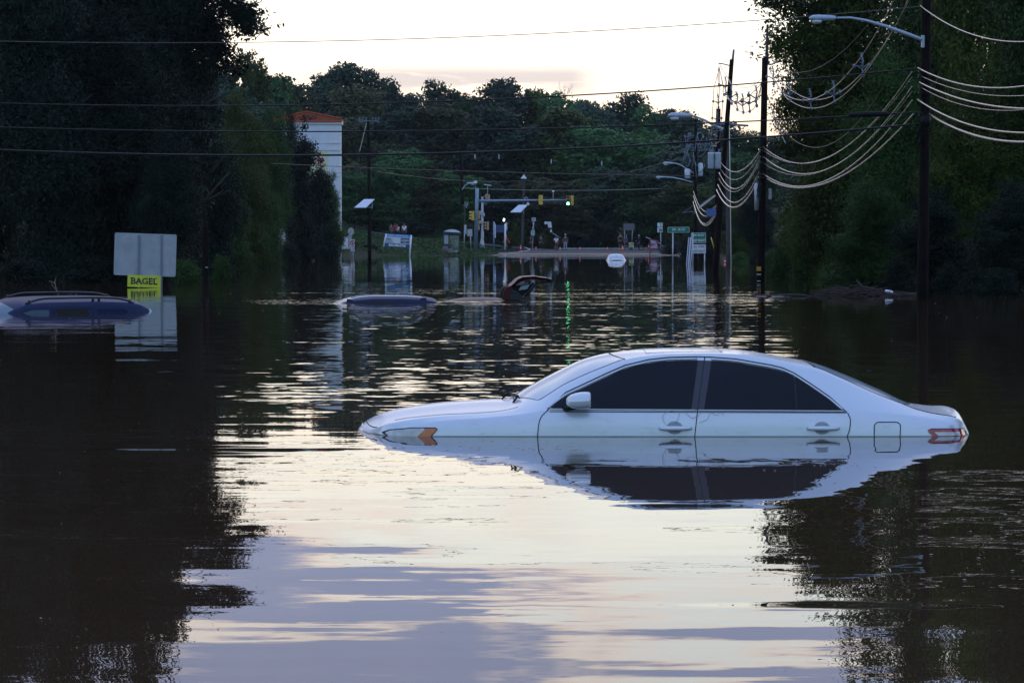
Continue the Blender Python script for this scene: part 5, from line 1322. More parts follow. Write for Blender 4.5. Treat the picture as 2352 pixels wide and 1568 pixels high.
# ================================================================== junction
# bus shelter
Y = 300; gz_ = Hz(pz(1037,0,Y).x, Y); zb0 = pz(0, 583, Y).z
o = thing('bus_shelter', 'small bus shelter with a white domed roof at the flood edge', 'bus shelter', tuple(pz(1037, 583, Y)))
def bx(x0, y0, x1, y1, d0, d1): a = pz(x0, y1, Y); b_ = pz(x1, y0, Y); return MB().box((a.x, Y+d0, a.z), (b_.x, Y+d1, b_.z))
for x in (1018.5, 1031, 1054.5): bx(x-1.1, 536, x+1.1, 586, 0, .10).build('frame_post', MATS['frame_black'], o)
for x in (1019, 1054): bx(x-1.0, 536, x+1.0, 586, 1.3, 1.4).build('frame_post', MATS['frame_black'], o)
bx(1017, 534, 1057, 537.5, -.05, 1.45).build('frame_beam', MATS['frame_black'], o)
G = []; 
for i in range(13):
    u = i/12; x = lerp(pz(1018.5,0,Y).x, pz(1057.5,0,Y).x, u); z = pz(0, 534, Y).z + .36*math.sin(math.pi*min(1, .06+u*.94))**.7
    G.append([(x, Y-.15, z), (x, Y+1.5, z), (x, Y+1.5, z-.05), (x, Y-.15, z-.05), (x, Y-.15, z)])
rf_ = MB().grid(G).build('roof', MATS['solar_white'], o, True)
MB().prism([(g_[0].x if hasattr(g_[0], 'x') else g_[0][0], g_[0][2] - .01) for g_ in G], Y-.12, Y-.08).build('roof_end', MATS['solar_white'], o)
bx(1020, 540, 1030, 560, .03, .06).build('poster_panel', mat('poster_grey', (.30, .36, .38), .3), o)
bx(1020, 561, 1030, 578, .03, .06).build('lower_panel', MATS['frame_black'], o)
gl_ = mat('pane_glass', (.75, .85, .82), .02, spec=.5); gl_.node_tree.nodes['Principled BSDF'].inputs['Transmission Weight'].default_value = .95
bx(1033, 540, 1053, 578, 1.32, 1.35).build('rear_glass', gl_, o)
bx(1041, 576.5, 1051, 578.5, .7, 1.1).build('bench', MATS['sign_white'], o)
o = MB().cbox(pz(1035, 577, Y-.6), (S(11,Y), .5, S(12,Y)), bev=.03).build('litter_bin', mat('bin_tan', (.20, .17, .17), .7), None, loc=tuple(pz(1035, 583, Y-.6))); tag(o, 'squat tan square litter bin in front of the bus shelter', 'bin')
o = MB().lathe(pz(1023, 575, Y-.8), [(.10,-.42),(.26,-.36),(.34,0),(.28,.36),(.10,.44)], 14).build('rubbish_sack', mat('sack', (.11, .09, .10), .6), None, True, loc=tuple(pz(1023, 583, Y-.8))); tag(o, 'dark rounded rubbish sack leaning beside the tan litter bin', 'sack')
# plain grey sign backs
def back_sign(label, Yq, plates, posts_, name='road_sign', m='sign_back', group=None):
    o = thing(name, label, 'sign', tuple(pz(posts_[0][2], posts_[0][3], Yq)), group)
    for (cx, cy, w_, h_, rl, *mm) in plates: panel_mb(pz(cx, cy, Yq-.06), S(w_, Yq), S(h_, Yq), .03, R(rl)).build('plate', MATS[mm[0] if mm else m], o)
    for x0, y0, x1, y1, r_ in posts_: post(x0, y0, x1, y1, Yq, r_, o)
    return o
back_sign('tall narrow grey sign back on a thin post right of the bus shelter', 302, [(1069, 527, 5.2, 21, 0)], [(1067.5, 517, 1065, 585, .055)])
back_sign('square grey sign back on a dark post between shelter and signal pole', 304, [(1079, 534.5, 11.5, 16.5, 0)], [(1080, 526, 1082, 583, .05)], m='sign_back')
back_sign('stack of grey sign backs on one post at the junction, four plates tall', 336, [(1226, 504, 9.5, 8.6, 0), (1225.5, 513, 4, 5.5, 0), (1224.5, 524, 4.6, 5, 0), (1224, 535, 9.3, 11.5, 0), (1225, 527.5, 4.6, 5, 0)], [(1226, 500, 1223, 572, .06)])
o = back_sign('knocked tilted white sign on a bent post beside the junction', 337, [(1262.5, 516, 8.5, 13.5, 8, 'sign_white'), (1254, 512, 7, 6, 8, 'sign_white'), (1265.5, 530.5, 4, 5.5, 8, 'sign_white')], [(1263, 510, 1268, 535, .05), (1268, 535, 1288, 547, .04)])
back_sign('wide dark grey sign back on two posts behind the standing people', 345, [(1444.5, 521, 25.5, 15, 0, 'dim_plate')], [(1434.5, 515, 1434.5, 574, .05), (1453, 515, 1451, 574, .05)])
mb = thing('route_sign', 'white route marker sign half hidden by leaves left of the JFK BLVD sign', 'sign', tuple(pz(1516, 575, 320)))
panel_mb(pz(1516, 516.5, 320), S(12, 320), S(9, 320), .03).build('plate', MATS['sign_white'], mb); panel_mb(pz(1516, 528, 320), S(12, 320), S(11, 320), .03).build('plate', MATS['sign_white'], mb)
t1 = MB(); add_text(t1, '7', pz(1518, 516.5, 319.9), S(4, 320), S(6, 320), .03); t1.build('lettering', MATS['sign_black'], mb, fix=False); t1 = MB(); add_text(t1, '28', pz(1517, 528.5, 319.9), S(8, 320), S(6.5, 320), .03); t1.build('lettering', MATS['sign_black'], mb, fix=False); post(1517.5, 533, 1518, 580, 320.1, .05, mb)
# blue panel held between two posts
Yq = 318; o = thing('blue_banner_frame', 'dark blue banner panel between two white-tipped posts at the junction', 'sign', tuple(pz(1135, 575, Yq)))
BF = o; post(1134.5, 509, 1134, 578, Yq, .09, o, 'blue_grey_metal'); post(1160.5, 514, 1160, 574, Yq, .10, o, 'white_paint')
panel_mb(pz(1147.5, 525.5, Yq+.05), S(25, Yq), S(17, Yq), .04).build('banner', MATS['sign_blue'], o)
panel_mb(pz(1137.5, 530, Yq-.02), S(2.6, Yq), S(32, Yq), .05).build('white_flap', MATS['sign_white'], o); panel_mb(pz(1163, 520, Yq-.02), S(4, Yq), S(18, Yq), .05).build('white_flap', MATS['sign_white'], o)
mb = MB(); ctr_ = pz(1148, 528, Yq+.01); mb.tube([(ctr_.x + .5*math.cos(a), ctr_.y-.0, ctr_.z + .22*math.sin(a)) for a in np.linspace(.3, 2.84, 9)], .03, 5); mb.build('arch_mark', mat('mark_blue', (.02, .03, .09), .5), o)
o = MB().cbox(pz(1157.5, 505, Yq), (S(4,Yq), .1, S(7,Yq)), rot=(0, R(10), 0), bev=.04).build('lamp', mat('small_lamp', (.7,.7,.68), .4, emit=(1, .97, .88), estr=3.0), BF)
# purple tilted sign, street-end placard, debris at the right end of the road
Yq = 296; o = thing('purple_sign', 'tilted purple and pink placard on a leaning black post at the right road edge', 'sign', tuple(pz(1492, 586, Yq)))
p3 = panel_mb(pz(1501.5, 560, Yq), S(19, Yq), S(31, Yq)*.62, .03, R(-9)).build('plate', MATS['sign_magenta'], o)
mb = MB(); q = pz(1501.5, 564.5, Yq-.03); mb.add([q + Vector(a) for a in [(-.42,0,-.10),(.34,0,.22),(.40,0,-.28),(-.30,0,-.25)]], [(0,1,2,3)]); mb.build('pink_wedge', mat('dull_pink', (.42,.25,.34), .5), p3, fix=False)
mb = MB()
for i in range(3): q = pz(1500 + i*1.2, 553.5 + i*2.5, Yq-.03); mb.add([q + Vector(a) for a in [(-.28,0,.03),(.25,0,-.01),(.25,0,-.05),(-.28,0,-.01)]], [(0,1,2,3)])
mb.build('lettering', MATS['text_white'], p3, fix=False); post(1498, 567, 1491.5, 587, Yq+.05, .045, o, 'dark')
o = thing('yellow_placard', 'small white and yellow placard standing on the kerb behind the cyclist in black', 'sign', tuple(pz(1450, 574, 342)))
panel_mb(pz(1450, 566, 342), S(11.5, 342), S(18, 342), .03).build('plate', MATS['sign_white'], o); panel_mb(pz(1449.5, 562, 341.95), S(9, 342), S(7.5, 342), .02).build('yellow_patch', MATS['sign_yellow'], o); panel_mb(pz(1449.5, 570.5, 341.95), S(8.5, 342), S(5, 342), .02).build('dark_patch', MATS['sign_black'], o)
# signal mast arm
Y = 312; o = thing('traffic_signal', 'traffic signal mast with a long arm over the junction showing a green light', 'traffic signal', tuple(pz(1096, 572, Y)))
MB().tube([pz(1089+3.5, 575, Y), pz(1096, 435, Y), pz(1096, 432, Y)], [.24, .19, .10], 14).build('mast', MATS['blue_grey_metal'], o, True)
MB().tube([pz(1098, 462, Y), pz(1180, 460.5, Y), pz(1306, 459.5, Y)], [.15, .12, .07], 12).build('mast_arm', MATS['blue_grey_metal'], o, True)
def head(px, py, Yq, parent, facing=0, m='signal_yellow', lit=None, s=1.0, w_=.36):
    """three-section head; facing 0 towards the camera, 1 to the side, 2 away"""
    c = pz(px, py, Yq); mb = MB(); hh = 1.06*s
    mb.cbox(c, (w_, .30, hh), bev=.03)
    for k in (-1, 0, 1):
        if facing == 2: mb.lathe(c + Vector((0, -.15, k*hh/3)), [(.05,-.03),(.11,-.015),(.13,.0)], 10, 'Y')
    h = mb.build('signal_head', MATS[m], parent)
    for k in (1, 0, -1):
        cc = c + Vector((0, 0, k*hh/3))
        if facing == 0:
            nm = {1: 'sig_red', 0: 'sig_amber', -1: 'sig_green'}[k]
            MB().lathe(cc + Vector((0, -.17, 0)), [(.145,.02),(.12,-.02),(.05,-.035)], 14, 'Y').build('lens', MATS[nm + ('_lit' if lit == k else '')], h, True)
            v = MB(); v.grid([[cc + Vector((.155*math.cos(a), -.16 - d, .155*math.sin(a))) for a in np.linspace(R(-20), R(200), 12)] for d in (0, .22)]); v.build('visor', MATS[m], h, True)
        elif facing == 1:
            v = MB(); v.grid([[cc + Vector((-.18 - d, .155*math.cos(a), .155*math.sin(a)+.0)) for a in np.linspace(R(-20), R(200), 12)] for d in (0, .2)]); v.build('visor', MATS[m], h, True)
    return h
head(1304.5, 460.5, Y-.4, o, 0, 'signal_tan', lit=-1); head(1314, 460.5, Y+.1, o, 2, w_=.34)
MB().cbox(pz(1309, 452, Y), (.5, .1, .05)).cbox(pz(1309, 470, Y), (.5, .1, .05)).build('signal_bracket', MATS['galvanized'], o)
head(1242, 459.5, Y-.35, o, 2, w_=.46)
head(1086, 495.5, Y-.3, o, 1, w_=.32, s=.95); head(1100.5, 494, Y+.3, o, 2, w_=.22, s=.85)
MB().tube([pz(1088, 487, Y-.3), pz(1094, 487, Y-.1)], .03, 6).tube([pz(1088, 505, Y-.3), pz(1094, 505, Y-.1)], .03, 6).build('signal_bracket', MATS['galvanized'], o)
MB().cbox(pz(1092, 418.5, Y), (S(7.5,Y), .3, S(6.2,Y)), bev=.03).build('detector_box', MATS['white_paint'], o)
MB().tube([pz(1092, 421, Y), pz(1091.5, 445, Y)], .035, 6).build('detector_mast', MATS['blue_grey_metal'], o)
mb = MB(); mb.tube([pz(1205, 458, Y), pz(1206, 454, Y), pz(1210, 453, Y), pz(1212.5, 456, Y), pz(1212.5, 466, Y)], .03, 6); mb.lathe(pz(1212.5, 469.5, Y), [(.06,.18),(.16,.12),(.17,-.06),(.08,-.16)], 12); mb.build('camera_dome', MATS['sign_white'], o, True)
mb = MB(); mb.tube([pz(1270.5, 459, Y), pz(1270.5, 443, Y)], .025, 6); mb.lathe(pz(1270.5, 440.5, Y), [(.04,-.1),(.14,0),(.10,.12),(.02,.16)], 10); mb.build('sensor', MATS['sign_white'], o, True)
# second, lighter signal post behind the mast
Y2 = 322; o = thing('signal_post', 'pale concrete-footed signal post with control boxes, just right of the signal mast', 'traffic signal', tuple(pz(1107, 575, Y2)))
MB().tube([pz(1107, 572, Y2), pz(1107.5, 560, Y2), pz(1107.5, 545, Y2), pz(1108, 452, Y2)], [.38, .26, .15, .12], 12).build('post', MATS['galvanized'], o, True)
mb = MB(); mb.tube([pz(1109, 478, Y2), pz(1113, 462, Y2), pz(1120, 443, Y2)], .04, 6); mb.tube([pz(1108, 455, Y2), pz(1119, 446, Y2)], .04, 6); mb.tube([pz(1120, 443, Y2), pz(1120, 426, Y2)], .035, 6); mb.build('bracket_arm', MATS['galvanized'], o)
MB().cbox(pz(1120, 425, Y2), (.85, .2, .07), rot=(0, R(8), 0)).build('lamp_bar', MATS['solar_white'], o)
for px, py, w_, h_, m in ((1104.5, 489, 6, 9, 'sign_back'), (1111.5, 493, 4, 8, 'sign_back'), (1104, 510, 9.5, 8, 'signal_pale'), (1093.5, 511, 4.5, 8.5, 'signal_pale')): MB().cbox(pz(px, py, Y2-.3), (S(w_,Y2), .25, S(h_,Y2)), bev=.03).build('control_box', MATS[m] if m in MATS else mat(m, (.42,.34,.26), .5), o)
head(1099.5, 519, Y2-.1, o, 1, 'signal_tan', s=.9, w_=.24); head(1120.5, 519, Y2-.2, o, 1, 'signal_tan', s=.9, w_=.26); head(1122.5, 456, Y2-.2, o, 1, 'signal_tan', s=.85, w_=.3)
MB().cbox(pz(1116.5, 466, Y2-.1), (S(4.5,Y2), .05, S(9,Y2))).build('green_plate', MATS['sign_green'], o)
MB().cbox(pz(1110, 540, Y2-.2), (S(2.6,Y2), .05, S(17,Y2))).build('white_plate', MATS['sign_white'], o)
o = thing('yield_sign', 'grey triangular sign back on a thin post left of the signal mast', 'sign', tuple(pz(1067, 580, 325)))
c = pz(1066, 470.5, 325); MB().prism([(c.x-.42, c.z+.32), (c.x+.46, c.z+.32), (c.x+.22, c.z-.36)], 324.98, 325.02).build('plate', MATS['dim_plate'], o); MB().tube([c + Vector((.5, -.05, .32)), c + Vector((.24, -.05, -.38))], .035, 6).build('rim', MATS['galvanized'], o); post(1067, 470, 1068, 575, 325.1, .05, o, 'dark')

# traffic cones
def cone_thing(px, pyb, h_px, Yq, label, lean=0.0):
    b_ = pz(px, pyb, Yq); b_.z = max(b_.z, Hz(b_.x, Yq) + .025); h = S(h_px, Yq); o = thing('traffic_cone', label, 'traffic cone', tuple(b_), 'orange traffic cones')
    MB().cbox(b_ + Vector((0, 0, .02)), (h*.52, h*.52, .045), bev=.01).build('base', MATS['cone_orange'], o)
    MB().lathe(b_, [(h*.19, .04), (h*.045, h*.97), (h*.035, h)], 14).build('cone', MATS['cone_orange'], o, True)
    for z0, z1 in ((.42, .56), (.68, .80)): MB().lathe(b_, [(h*(.19-.15*z0)+.012, h*z0), (h*(.19-.15*z1)+.012, h*z1)], 14).build('white_collar', MATS['text_white'], o, True)
    o.rotation_euler = (0, lean, 0); return o
for px, pb, hp_, Yq, lab in ((1196, 579.5, 14.5, 322, 'tallest orange cone, leftmost, beside the cyclist in red'), (1231, 579.5, 9.5, 328, 'orange cone standing between the two dark-clothed people and the tall left cone'), (1286.5, 580, 9.5, 325, 'orange cone in front of the couple with a bicycle'), (1332, 580, 9.5, 325, 'lone orange cone in the middle of the road end'),
     (1395, 580, 9.5, 325, 'orange cone just left above the white saloon'), (1430.5, 580, 14.5, 318, 'tall orange cone just right above the white saloon'),
     (1489.5, 572, 11, 335, 'tall cone on the left of the cone cluster by the purple sign'), (1496, 572, 10, 336, 'second cone of the cluster by the purple sign'), (1503.5-.8, 572, 8, 338, 'short cone of the cluster directly behind the purple sign'), (1522, 571, 9, 338, 'cone right of the purple sign'), (1379, 561, 4, 352, 'tiny far cone on the grass behind the others'), (1484, 573, 6, 330, 'toppled low cone at the left foot of the cone cluster')):
    cone_thing(px, pb, hp_, Yq, lab)
o = MB().cbox(pz(1483, 549, 335) + Vector((.9, 0, -.15)), (1.9, .18, .10), rot=(0, R(24), 0)).build('barrier_board', MATS['sign_white'], None, loc=tuple(pz(1490, 570, 335))); tag(o, 'white barrier plank slanting over the cluster of cones', 'barrier')
o = MB().cbox(pz(1211, 570, 326), (.75, .3, .06), rot=(0, R(22), 0)).build('fallen_plate', MATS['sign_white'], None, loc=tuple(pz(1211, 572, 326))); tag(o, 'white fallen plate lying behind the tallest orange cone', 'plate')
# ================================================================== people
mat('skin', (0.32, 0.19, 0.14), 0.6); mat('skin_dark', (0.12, 0.07, 0.05), 0.6)
def skinned(name, pts, edges, radii, m, parent, sub=1, root=0):
    me = bpy.data.meshes.new(name); me.from_pydata([tuple(p) for p in pts], edges, []); me.materials.append(m)
    o = bpy.data.objects.new(name, me); COL.objects.link(o)
    if parent: o.parent = parent
    md = o.modifiers.new('skin', 'SKIN'); md.use_smooth_shade = True
    sv = me.skin_vertices[0].data if me.skin_vertices else None
    if sv is None:
        bm = bmesh.new(); bm.from_mesh(me); bm.verts.layers.skin.verify(); bm.to_mesh(me); bm.free(); sv = me.skin_vertices[0].data
    for i, r in enumerate(radii): sv[i].radius = (r, r) if not isinstance(r, tuple) else r; sv[i].use_root = (i == root)
    s2 = o.modifiers.new('sub', 'SUBSURF'); s2.levels = sub; s2.render_levels = sub
    return o
def person(px, pyf, Yq, label, hpx=None, Hm=None, shirt=(.5,.5,.5), trousers=(.03,.03,.05), hair=(.02,.015,.01), skin='skin', yaw=0.0, pose='stand', helmet=None, sleeves=True, shorts=False, arms=None, group=None, feet=None, female=False, extra=None):
    base = P(px, pyf, Yq); base.z = max(base.z, Hz(base.x, Yq) + .02) if pyf > 560 else base.z; Hh = Hm or S(hpx, Yq); k = Hh / 1.75
    o = thing('person', label, 'person', tuple(base), group); o.rotation_euler = (0, 0, yaw)
    sw = .19 if not female else .165
    if pose == 'ride':
        J = dict(pel=(0,.0,.98), wa=(0,-.10,1.12), ch=(0,-.24,1.32), nk=(0,-.30,1.50), hd=(0,-.36,1.62), ht=(0,-.37,1.74))
        legs = [((.09,0,.94),(.11,-.36,.80),(.11,-.22,.42),(.11,-.34,.36)), ((-.09,0,.94),(-.11,-.28,.60),(-.11,-.10,.22),(-.11,-.22,.16))]
        ar = [((.19,-.26,1.38),(.23,-.42,1.18),(.22,-.60,1.05),(.20,-.66,1.03)), ((-.19,-.26,1.38),(-.23,-.42,1.18),(-.22,-.60,1.05),(-.20,-.66,1.03))]
    else:
        J = dict(pel=(0,0,.95), wa=(0,.0,1.10), ch=(0,.0,1.32), nk=(0,-.005,1.49), hd=(0,-.02,1.60), ht=(0,-.02,1.73))
        st = .02 if pose != 'walk' else .22
        legs = [((.09,0,.90),(.11,-.03-st*.5,.50),(.12,-st+.02,.09),(.13,-st-.13,.04)), ((-.09,0,.90),(-.11,-.02+st*.3,.50),(-.12,st+.02,.09),(-.13,st-.12,.04))]
        def arm(sgn, kind):
            s0 = (sgn*sw, 0, 1.41)
            return {'down': (s0, (sgn*(sw+.07), .03, 1.14), (sgn*(sw+.08), -.05, .90), (sgn*(sw+.07), -.08, .80)),
                    'hip': (s0, (sgn*(sw+.16), .06, 1.16), (sgn*(sw-.01), -.04, 1.02), (sgn*(sw-.06), -.07, .99)),
                    'crossed': (s0, (sgn*(sw+.05), -.05, 1.17), (-sgn*.02, -.20, 1.20), (-sgn*.09, -.19, 1.22)),
                    'up': (s0, (sgn*(sw+.05), -.12, 1.20), (sgn*(sw-.04), -.24, 1.38), (sgn*(sw-.08), -.25, 1.46)),
                    'fwd': (s0, (sgn*(sw+.06), -.08, 1.17), (sgn*(sw+.03), -.30, 1.08), (sgn*(sw), -.39, 1.07))}[kind]
        ka, kb = arms or ('down', 'down'); ar = [arm(1, ka), arm(-1, kb)]
    V_, E_, Rr = [], [], []
    def av(p, r, link=None):
        V_.append(Vector(p)*k); Rr.append(r*k if not isinstance(r, tuple) else (r[0]*k, r[1]*k)); i = len(V_)-1
        if link is not None: E_.append((link, i))
        return i
    pel = av(J['pel'], (.145, .105)); wa = av(J['wa'], (.13, .095), pel); ch = av(J['ch'], (.155, .11), wa); nk = av(J['nk'], .055, ch); hd = av(J['hd'], (.078, .09), nk); ht = av(J['ht'], (.055, .06), hd)
    for L_ in legs:
        a = av(L_[0], .088, pel); b_ = av(L_[1], .058, a); c = av(L_[2], .040, b_); av(L_[3], (.035, .028), c)
    for A_ in ar:
        s_ = av(A_[0], .058, ch); e = av(A_[1], .040, s_); w_ = av(A_[2], .028, e)
        hnd = Vector(A_[3]); pm = av(hnd, (.032, .018), w_); d = (hnd - Vector(A_[2])); d = d.normalized() if d.length else Vector((0,0,-1))
        q = d.orthogonal().normalized()
        for fi, (o_, ln) in enumerate(((-.024,.060),(-.008,.072),(.008,.068),(.024,.052))):
            f1 = av(hnd + q*o_ + d*.035, .009, pm); av(hnd + q*o_*1.1 + d*(.035+ln) + Vector((0,-.01,0)), .007, f1)
        t1 = av(hnd + q*.035, .010, pm); av(hnd + q*.055 + d*.03, .008, t1)
    skinned('body', V_, E_, Rr, MATS[skin], o)
    def cloth(name, pts, edges, rad, col):
        m_ = mat('cloth_%d_%d_%d' % tuple(int(c*999) for c in col), col, 0.85, var=0.15, vscale=6)
        return skinned(name, [Vector(p)*k for p in pts], edges, [(r[0]*k, r[1]*k) if isinstance(r, tuple) else r*k for r in rad], m_, o)
    pts = [Vector(J['pel']) + Vector((0,0,-.02)), J['wa'], J['ch'], Vector(J['nk']) + Vector((0,0,-.05))]; ed = [(0,1),(1,2),(2,3)]; rad = [(.170,.128), (.155,.118), (.178,.130), .068]
    if sleeves:
        for A_ in ar:
            i = len(pts); e = Vector(A_[0]).lerp(Vector(A_[1]), .75 if sleeves != 'long' else 1.0); pts += [A_[0], e]; ed += [(2, i), (i, i+1)]; rad += [.074, .058]
            if sleeves == 'long': pts.append(Vector(A_[1]).lerp(Vector(A_[2]), .9)); ed.append((i+1, i+2)); rad.append(.042)
    cloth('shirt', pts, ed, rad, shirt)
    pts = [Vector(J['pel']) + Vector((0,0,.03)), Vector(J['pel']) + Vector((0,0,-.05))]; ed = [(0,1)]; rad = [(.150,.112), (.155,.118)]
    for L_ in legs:
        i = len(pts); pts += [L_[0], L_[1]]; ed += [(1, i), (i, i+1)]; rad += [.100, .076]
        if not shorts: pts.append(Vector(L_[1]).lerp(Vector(L_[2]), .92)); ed.append((i+1, i+2)); rad.append(.058)
    cloth('shorts' if shorts else 'trousers', pts, ed, rad, trousers)
    hdv, htv = Vector(J['hd']), Vector(J['ht'])
    if helmet: cloth('helmet', [htv + Vector((0,.10,-.06)), htv + Vector((0,.02,.0)), htv + Vector((0,-.10,-.045))], [(0,1),(1,2)], [.075, .10, .07], helmet)
    else: cloth('hair', [htv + Vector((0,.045,-.09)), htv + Vector((0,.02,-.01)), htv + Vector((0,-.03,.005))] , [(0,1),(1,2)], [.08 if female else .066, .082, .06], hair)
    # shoes
    for L_ in legs: 
        a, b_ = Vector(L_[2]), Vector(L_[3]); cloth('shoe', [a.lerp(b_, -.15) + Vector((0,0,-.035)), b_ + Vector((0,-.03,-.005))], [(0,1)], [.045, .042], feet or (.03,.03,.035))
    if extra == 'bag': cloth('shoulder_bag', [(-.10,-.15,1.08),(-.12,-.17,.93)], [(0,1)], [(.09,.06),(.10,.06)], (.45,.02,.03))
    return o
def bicycle(px, pyf, Yq, label, yaw, s=1.0, m='dark'):
    base = P(px, pyf, Yq); base.z = max(base.z, Hz(base.x, Yq) + .03); o = thing('bicycle', label, 'bicycle', tuple(base)); at = Vector(base)
    def T(x, z, y=0): return at + Vector((x, y, z))*s
    for x in (-.52, .52):
        w_ = MB().tube([T(x + .33*math.cos(a), .34 + .33*math.sin(a)) for a in np.linspace(0, 2*math.pi, 29)], .020*s, 6, cap=False).build('wheel', MATS['black_rubber'], o, True)
        sp = MB()
        for a in np.linspace(0, math.pi, 8)[:-1]: sp.tube([T(x + .32*math.cos(a), .34 + .32*math.sin(a)), T(x - .32*math.cos(a), .34 - .32*math.sin(a))], .004*s, 4)
        sp.build('spokes', MATS['galvanized'], w_)
    mb = MB()
    for a, b_ in (((-.52,.34),(-.40,.86)), ((-.42,.74),(.0,.32)), ((-.41,.80),(.17,.78)), ((.0,.32),(.20,.86)), ((.0,.32),(.52,.34)), ((.17,.76),(.52,.34))): mb.tube([T(*a), T(*b_)], .018*s, 6)
    mb.build('frame', MATS[m], o, True)
    MB().tube([T(-.40,.86,-.24), T(-.46,.90,-.10), T(-.40,.90,0), T(-.46,.90,.10), T(-.40,.86,.24)], .014*s, 6).tube([T(-.40,.9), T(-.40,.84)], .015*s, 6).build('handlebar', MATS['dark'], o, True)
    MB().cbox(T(.22, .90), (.24*s, .12*s, .05*s), bev=.015).build('saddle', MATS['black_rubber'], o)
    o.rotation_euler = (0, 0, yaw); return o
white, navy, black = (.72,.74,.78), (.03,.035,.07), (.015,.015,.02)
person(898.5, 548, 330, 'person in a dark plaid shirt, leftmost on the bank above the leasing board', 34, shirt=(.09,.03,.06), arms=('crossed','crossed'), yaw=.1)
person(908, 549, 332, 'person in a red shirt on the bank above the leasing board', 38, shirt=(.42,.02,.05), trousers=black, skin='skin_dark', yaw=.7)
person(912.8, 549, 333, 'person in a white top half hidden behind the one in red', 34, shirt=white, yaw=.5)
person(928.5, 549, 330, 'person in a plain white T-shirt and dark jeans standing alone on the bank', 36, shirt=(.8,.81,.84), trousers=navy, yaw=-.1)
person(1169.5, 579, 324, 'person in a red jacket and white helmet riding a bicycle', Hm=1.78, shirt=(.62,.02,.025), trousers=(.05,.03,.02), pose='ride', helmet=(.5,.55,.6), sleeves='long', shorts=True, yaw=R(-80))
bicycle(1167, 577.5, 324, 'dark bicycle ridden by the person in red', 0.0, 1.05)
person(1219.5, 573, 330, 'person in black standing sideways near the stacked sign backs', 31, shirt=black, trousers=black, yaw=R(-60))
person(1242.5, 574, 332, 'person in a dark navy coat standing before the conical bush', 33, shirt=(.018,.02,.05), trousers=black, sleeves='long', yaw=.3)
person(1278, 575.5, 330, 'person in a white T-shirt and brown trousers, hand on hip, beside a bicycle', 33, shirt=white, trousers=(.16,.06,.04), shorts=False, arms=('hip','down'), yaw=R(170))
bicycle(1286, 576, 329, 'bicycle parked between the person in white and the one with a red bag', R(12), .95)
person(1298.5, 576, 329, 'person in a dark shirt, grey trousers and white cap with a red bag', 37, shirt=(.05,.05,.06), trousers=(.30,.33,.42), helmet=(.6,.62,.68), yaw=R(10), extra='bag')
person(1425.5, 574, 338, 'person in a black tank top and white socks at the far kerb', 38, shirt=black, trousers=(.02,.02,.05), sleeves=False, shorts=True, feet=(.6,.6,.62), yaw=.1)
person(1438.5, 574.5, 338, 'grey-haired person in a blue-grey top beside the one in the tank top', 33, shirt=(.08,.10,.19), trousers=black, shorts=True, hair=(.45,.40,.33), sleeves='long', female=True, yaw=R(40))
person(1468, 577, 330, 'person in black with a white helmet astride a bicycle, looking at a phone', 35, shirt=(.012,.014,.03), trousers=(.015,.02,.035), helmet=(.5,.55,.62), sleeves='long', arms=('fwd','fwd'), yaw=R(-80))
bicycle(1461.5, 577.8, 329, 'bicycle with large wheels under the person in black', 0.0, 1.08, 'dim_plate')

# ================================================================== vegetation
SKY = 'trees on the far skyline'
# (px, top y, distance, width px, crown, label)
far_rows = [
 (525,170,330,120,'dark','dark tree on the skyline directly behind the left overhanging branches'),
 (572,145,330,75,'olive','small airy tree on the skyline just right of the left overhanging branches'),
 (640,188,340,110,'green','bushy tree on the skyline between the airy tree and the pylon'),
 (700,218,350,100,'brown','brownish tree standing above the peak of the orange pylon roof'),
 (775,165,400,105,'dark','tall dark tree on the skyline above the right end of the pylon roof'),
 (868,184,400,85,'dark','loose lacy tree on the skyline left of the middle'),
 (820,218,380,110,'brown','brown-green tree below the gap between two skyline trees above the pylon'),
 (930,232,400,100,'dark','low dark tree in the skyline dip right of the lacy tree'),
 (1012,208,410,85,'dark','round dark tree crown standing up from the skyline left of the tallest one'),
 (1075,236,410,90,'green','flat-topped green tree between the two highest skyline crowns'),
 (1160,200,405,110,'dark','highest dark double crown in the middle of the skyline'),
 (1235,218,405,90,'olive','tree on the skyline right beside the highest crown'),
 (1305,240,400,110,'green','green tree in the lower skyline right of the middle'),
 (1365,252,390,90,'dark','small dark tree between two green ones on the right skyline'),
 (1425,238,395,100,'dark','dark broad crown on the right skyline above the bare lamp arms'),
 (1490,270,390,90,'green','green tree on the skyline left of the high street lamp'),
 (1560,268,385,110,'dark','dark tree behind the high street lamp'),
 (1640,296,380,110,'dark','dark tree behind the slim pole and transformers'),
 (1712,318,380,100,'green','green tree on the skyline between the leaning pole and the masted pole'),
 (1790,325,380,110,'dark','dark tree low behind the masted pole')]
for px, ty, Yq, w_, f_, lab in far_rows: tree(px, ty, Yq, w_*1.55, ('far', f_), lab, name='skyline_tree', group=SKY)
mid_rows = [
 (600,260,300,150,'dark','dark tree halfway up the wood left of the pylon roof'),
 (838,285,375,150,'brown','brown-green tree behind the crossarm pole'),
 (930,262,375,160,'dark','very dark tree mass right of the crossarm pole'),
 (1040,258,375,170,'brown','dark brownish tree right above the short pole top'),
 (1150,262,370,170,'dark','large dark tree in the centre below the highest skyline crown'),
 (1265,270,370,170,'olive','olive tree in the centre right, below the lower skyline'),
 (1375,300,365,170,'green','green tree above the arm of the green traffic light'),
 (1480,320,360,160,'green','green tree left of the lower street lamps'),
 (1585,345,350,170,'dark','dark tree behind the pole with two lamps'),
 (1700,372,340,170,'green','green tree behind the leaning pole, under the skyline')]
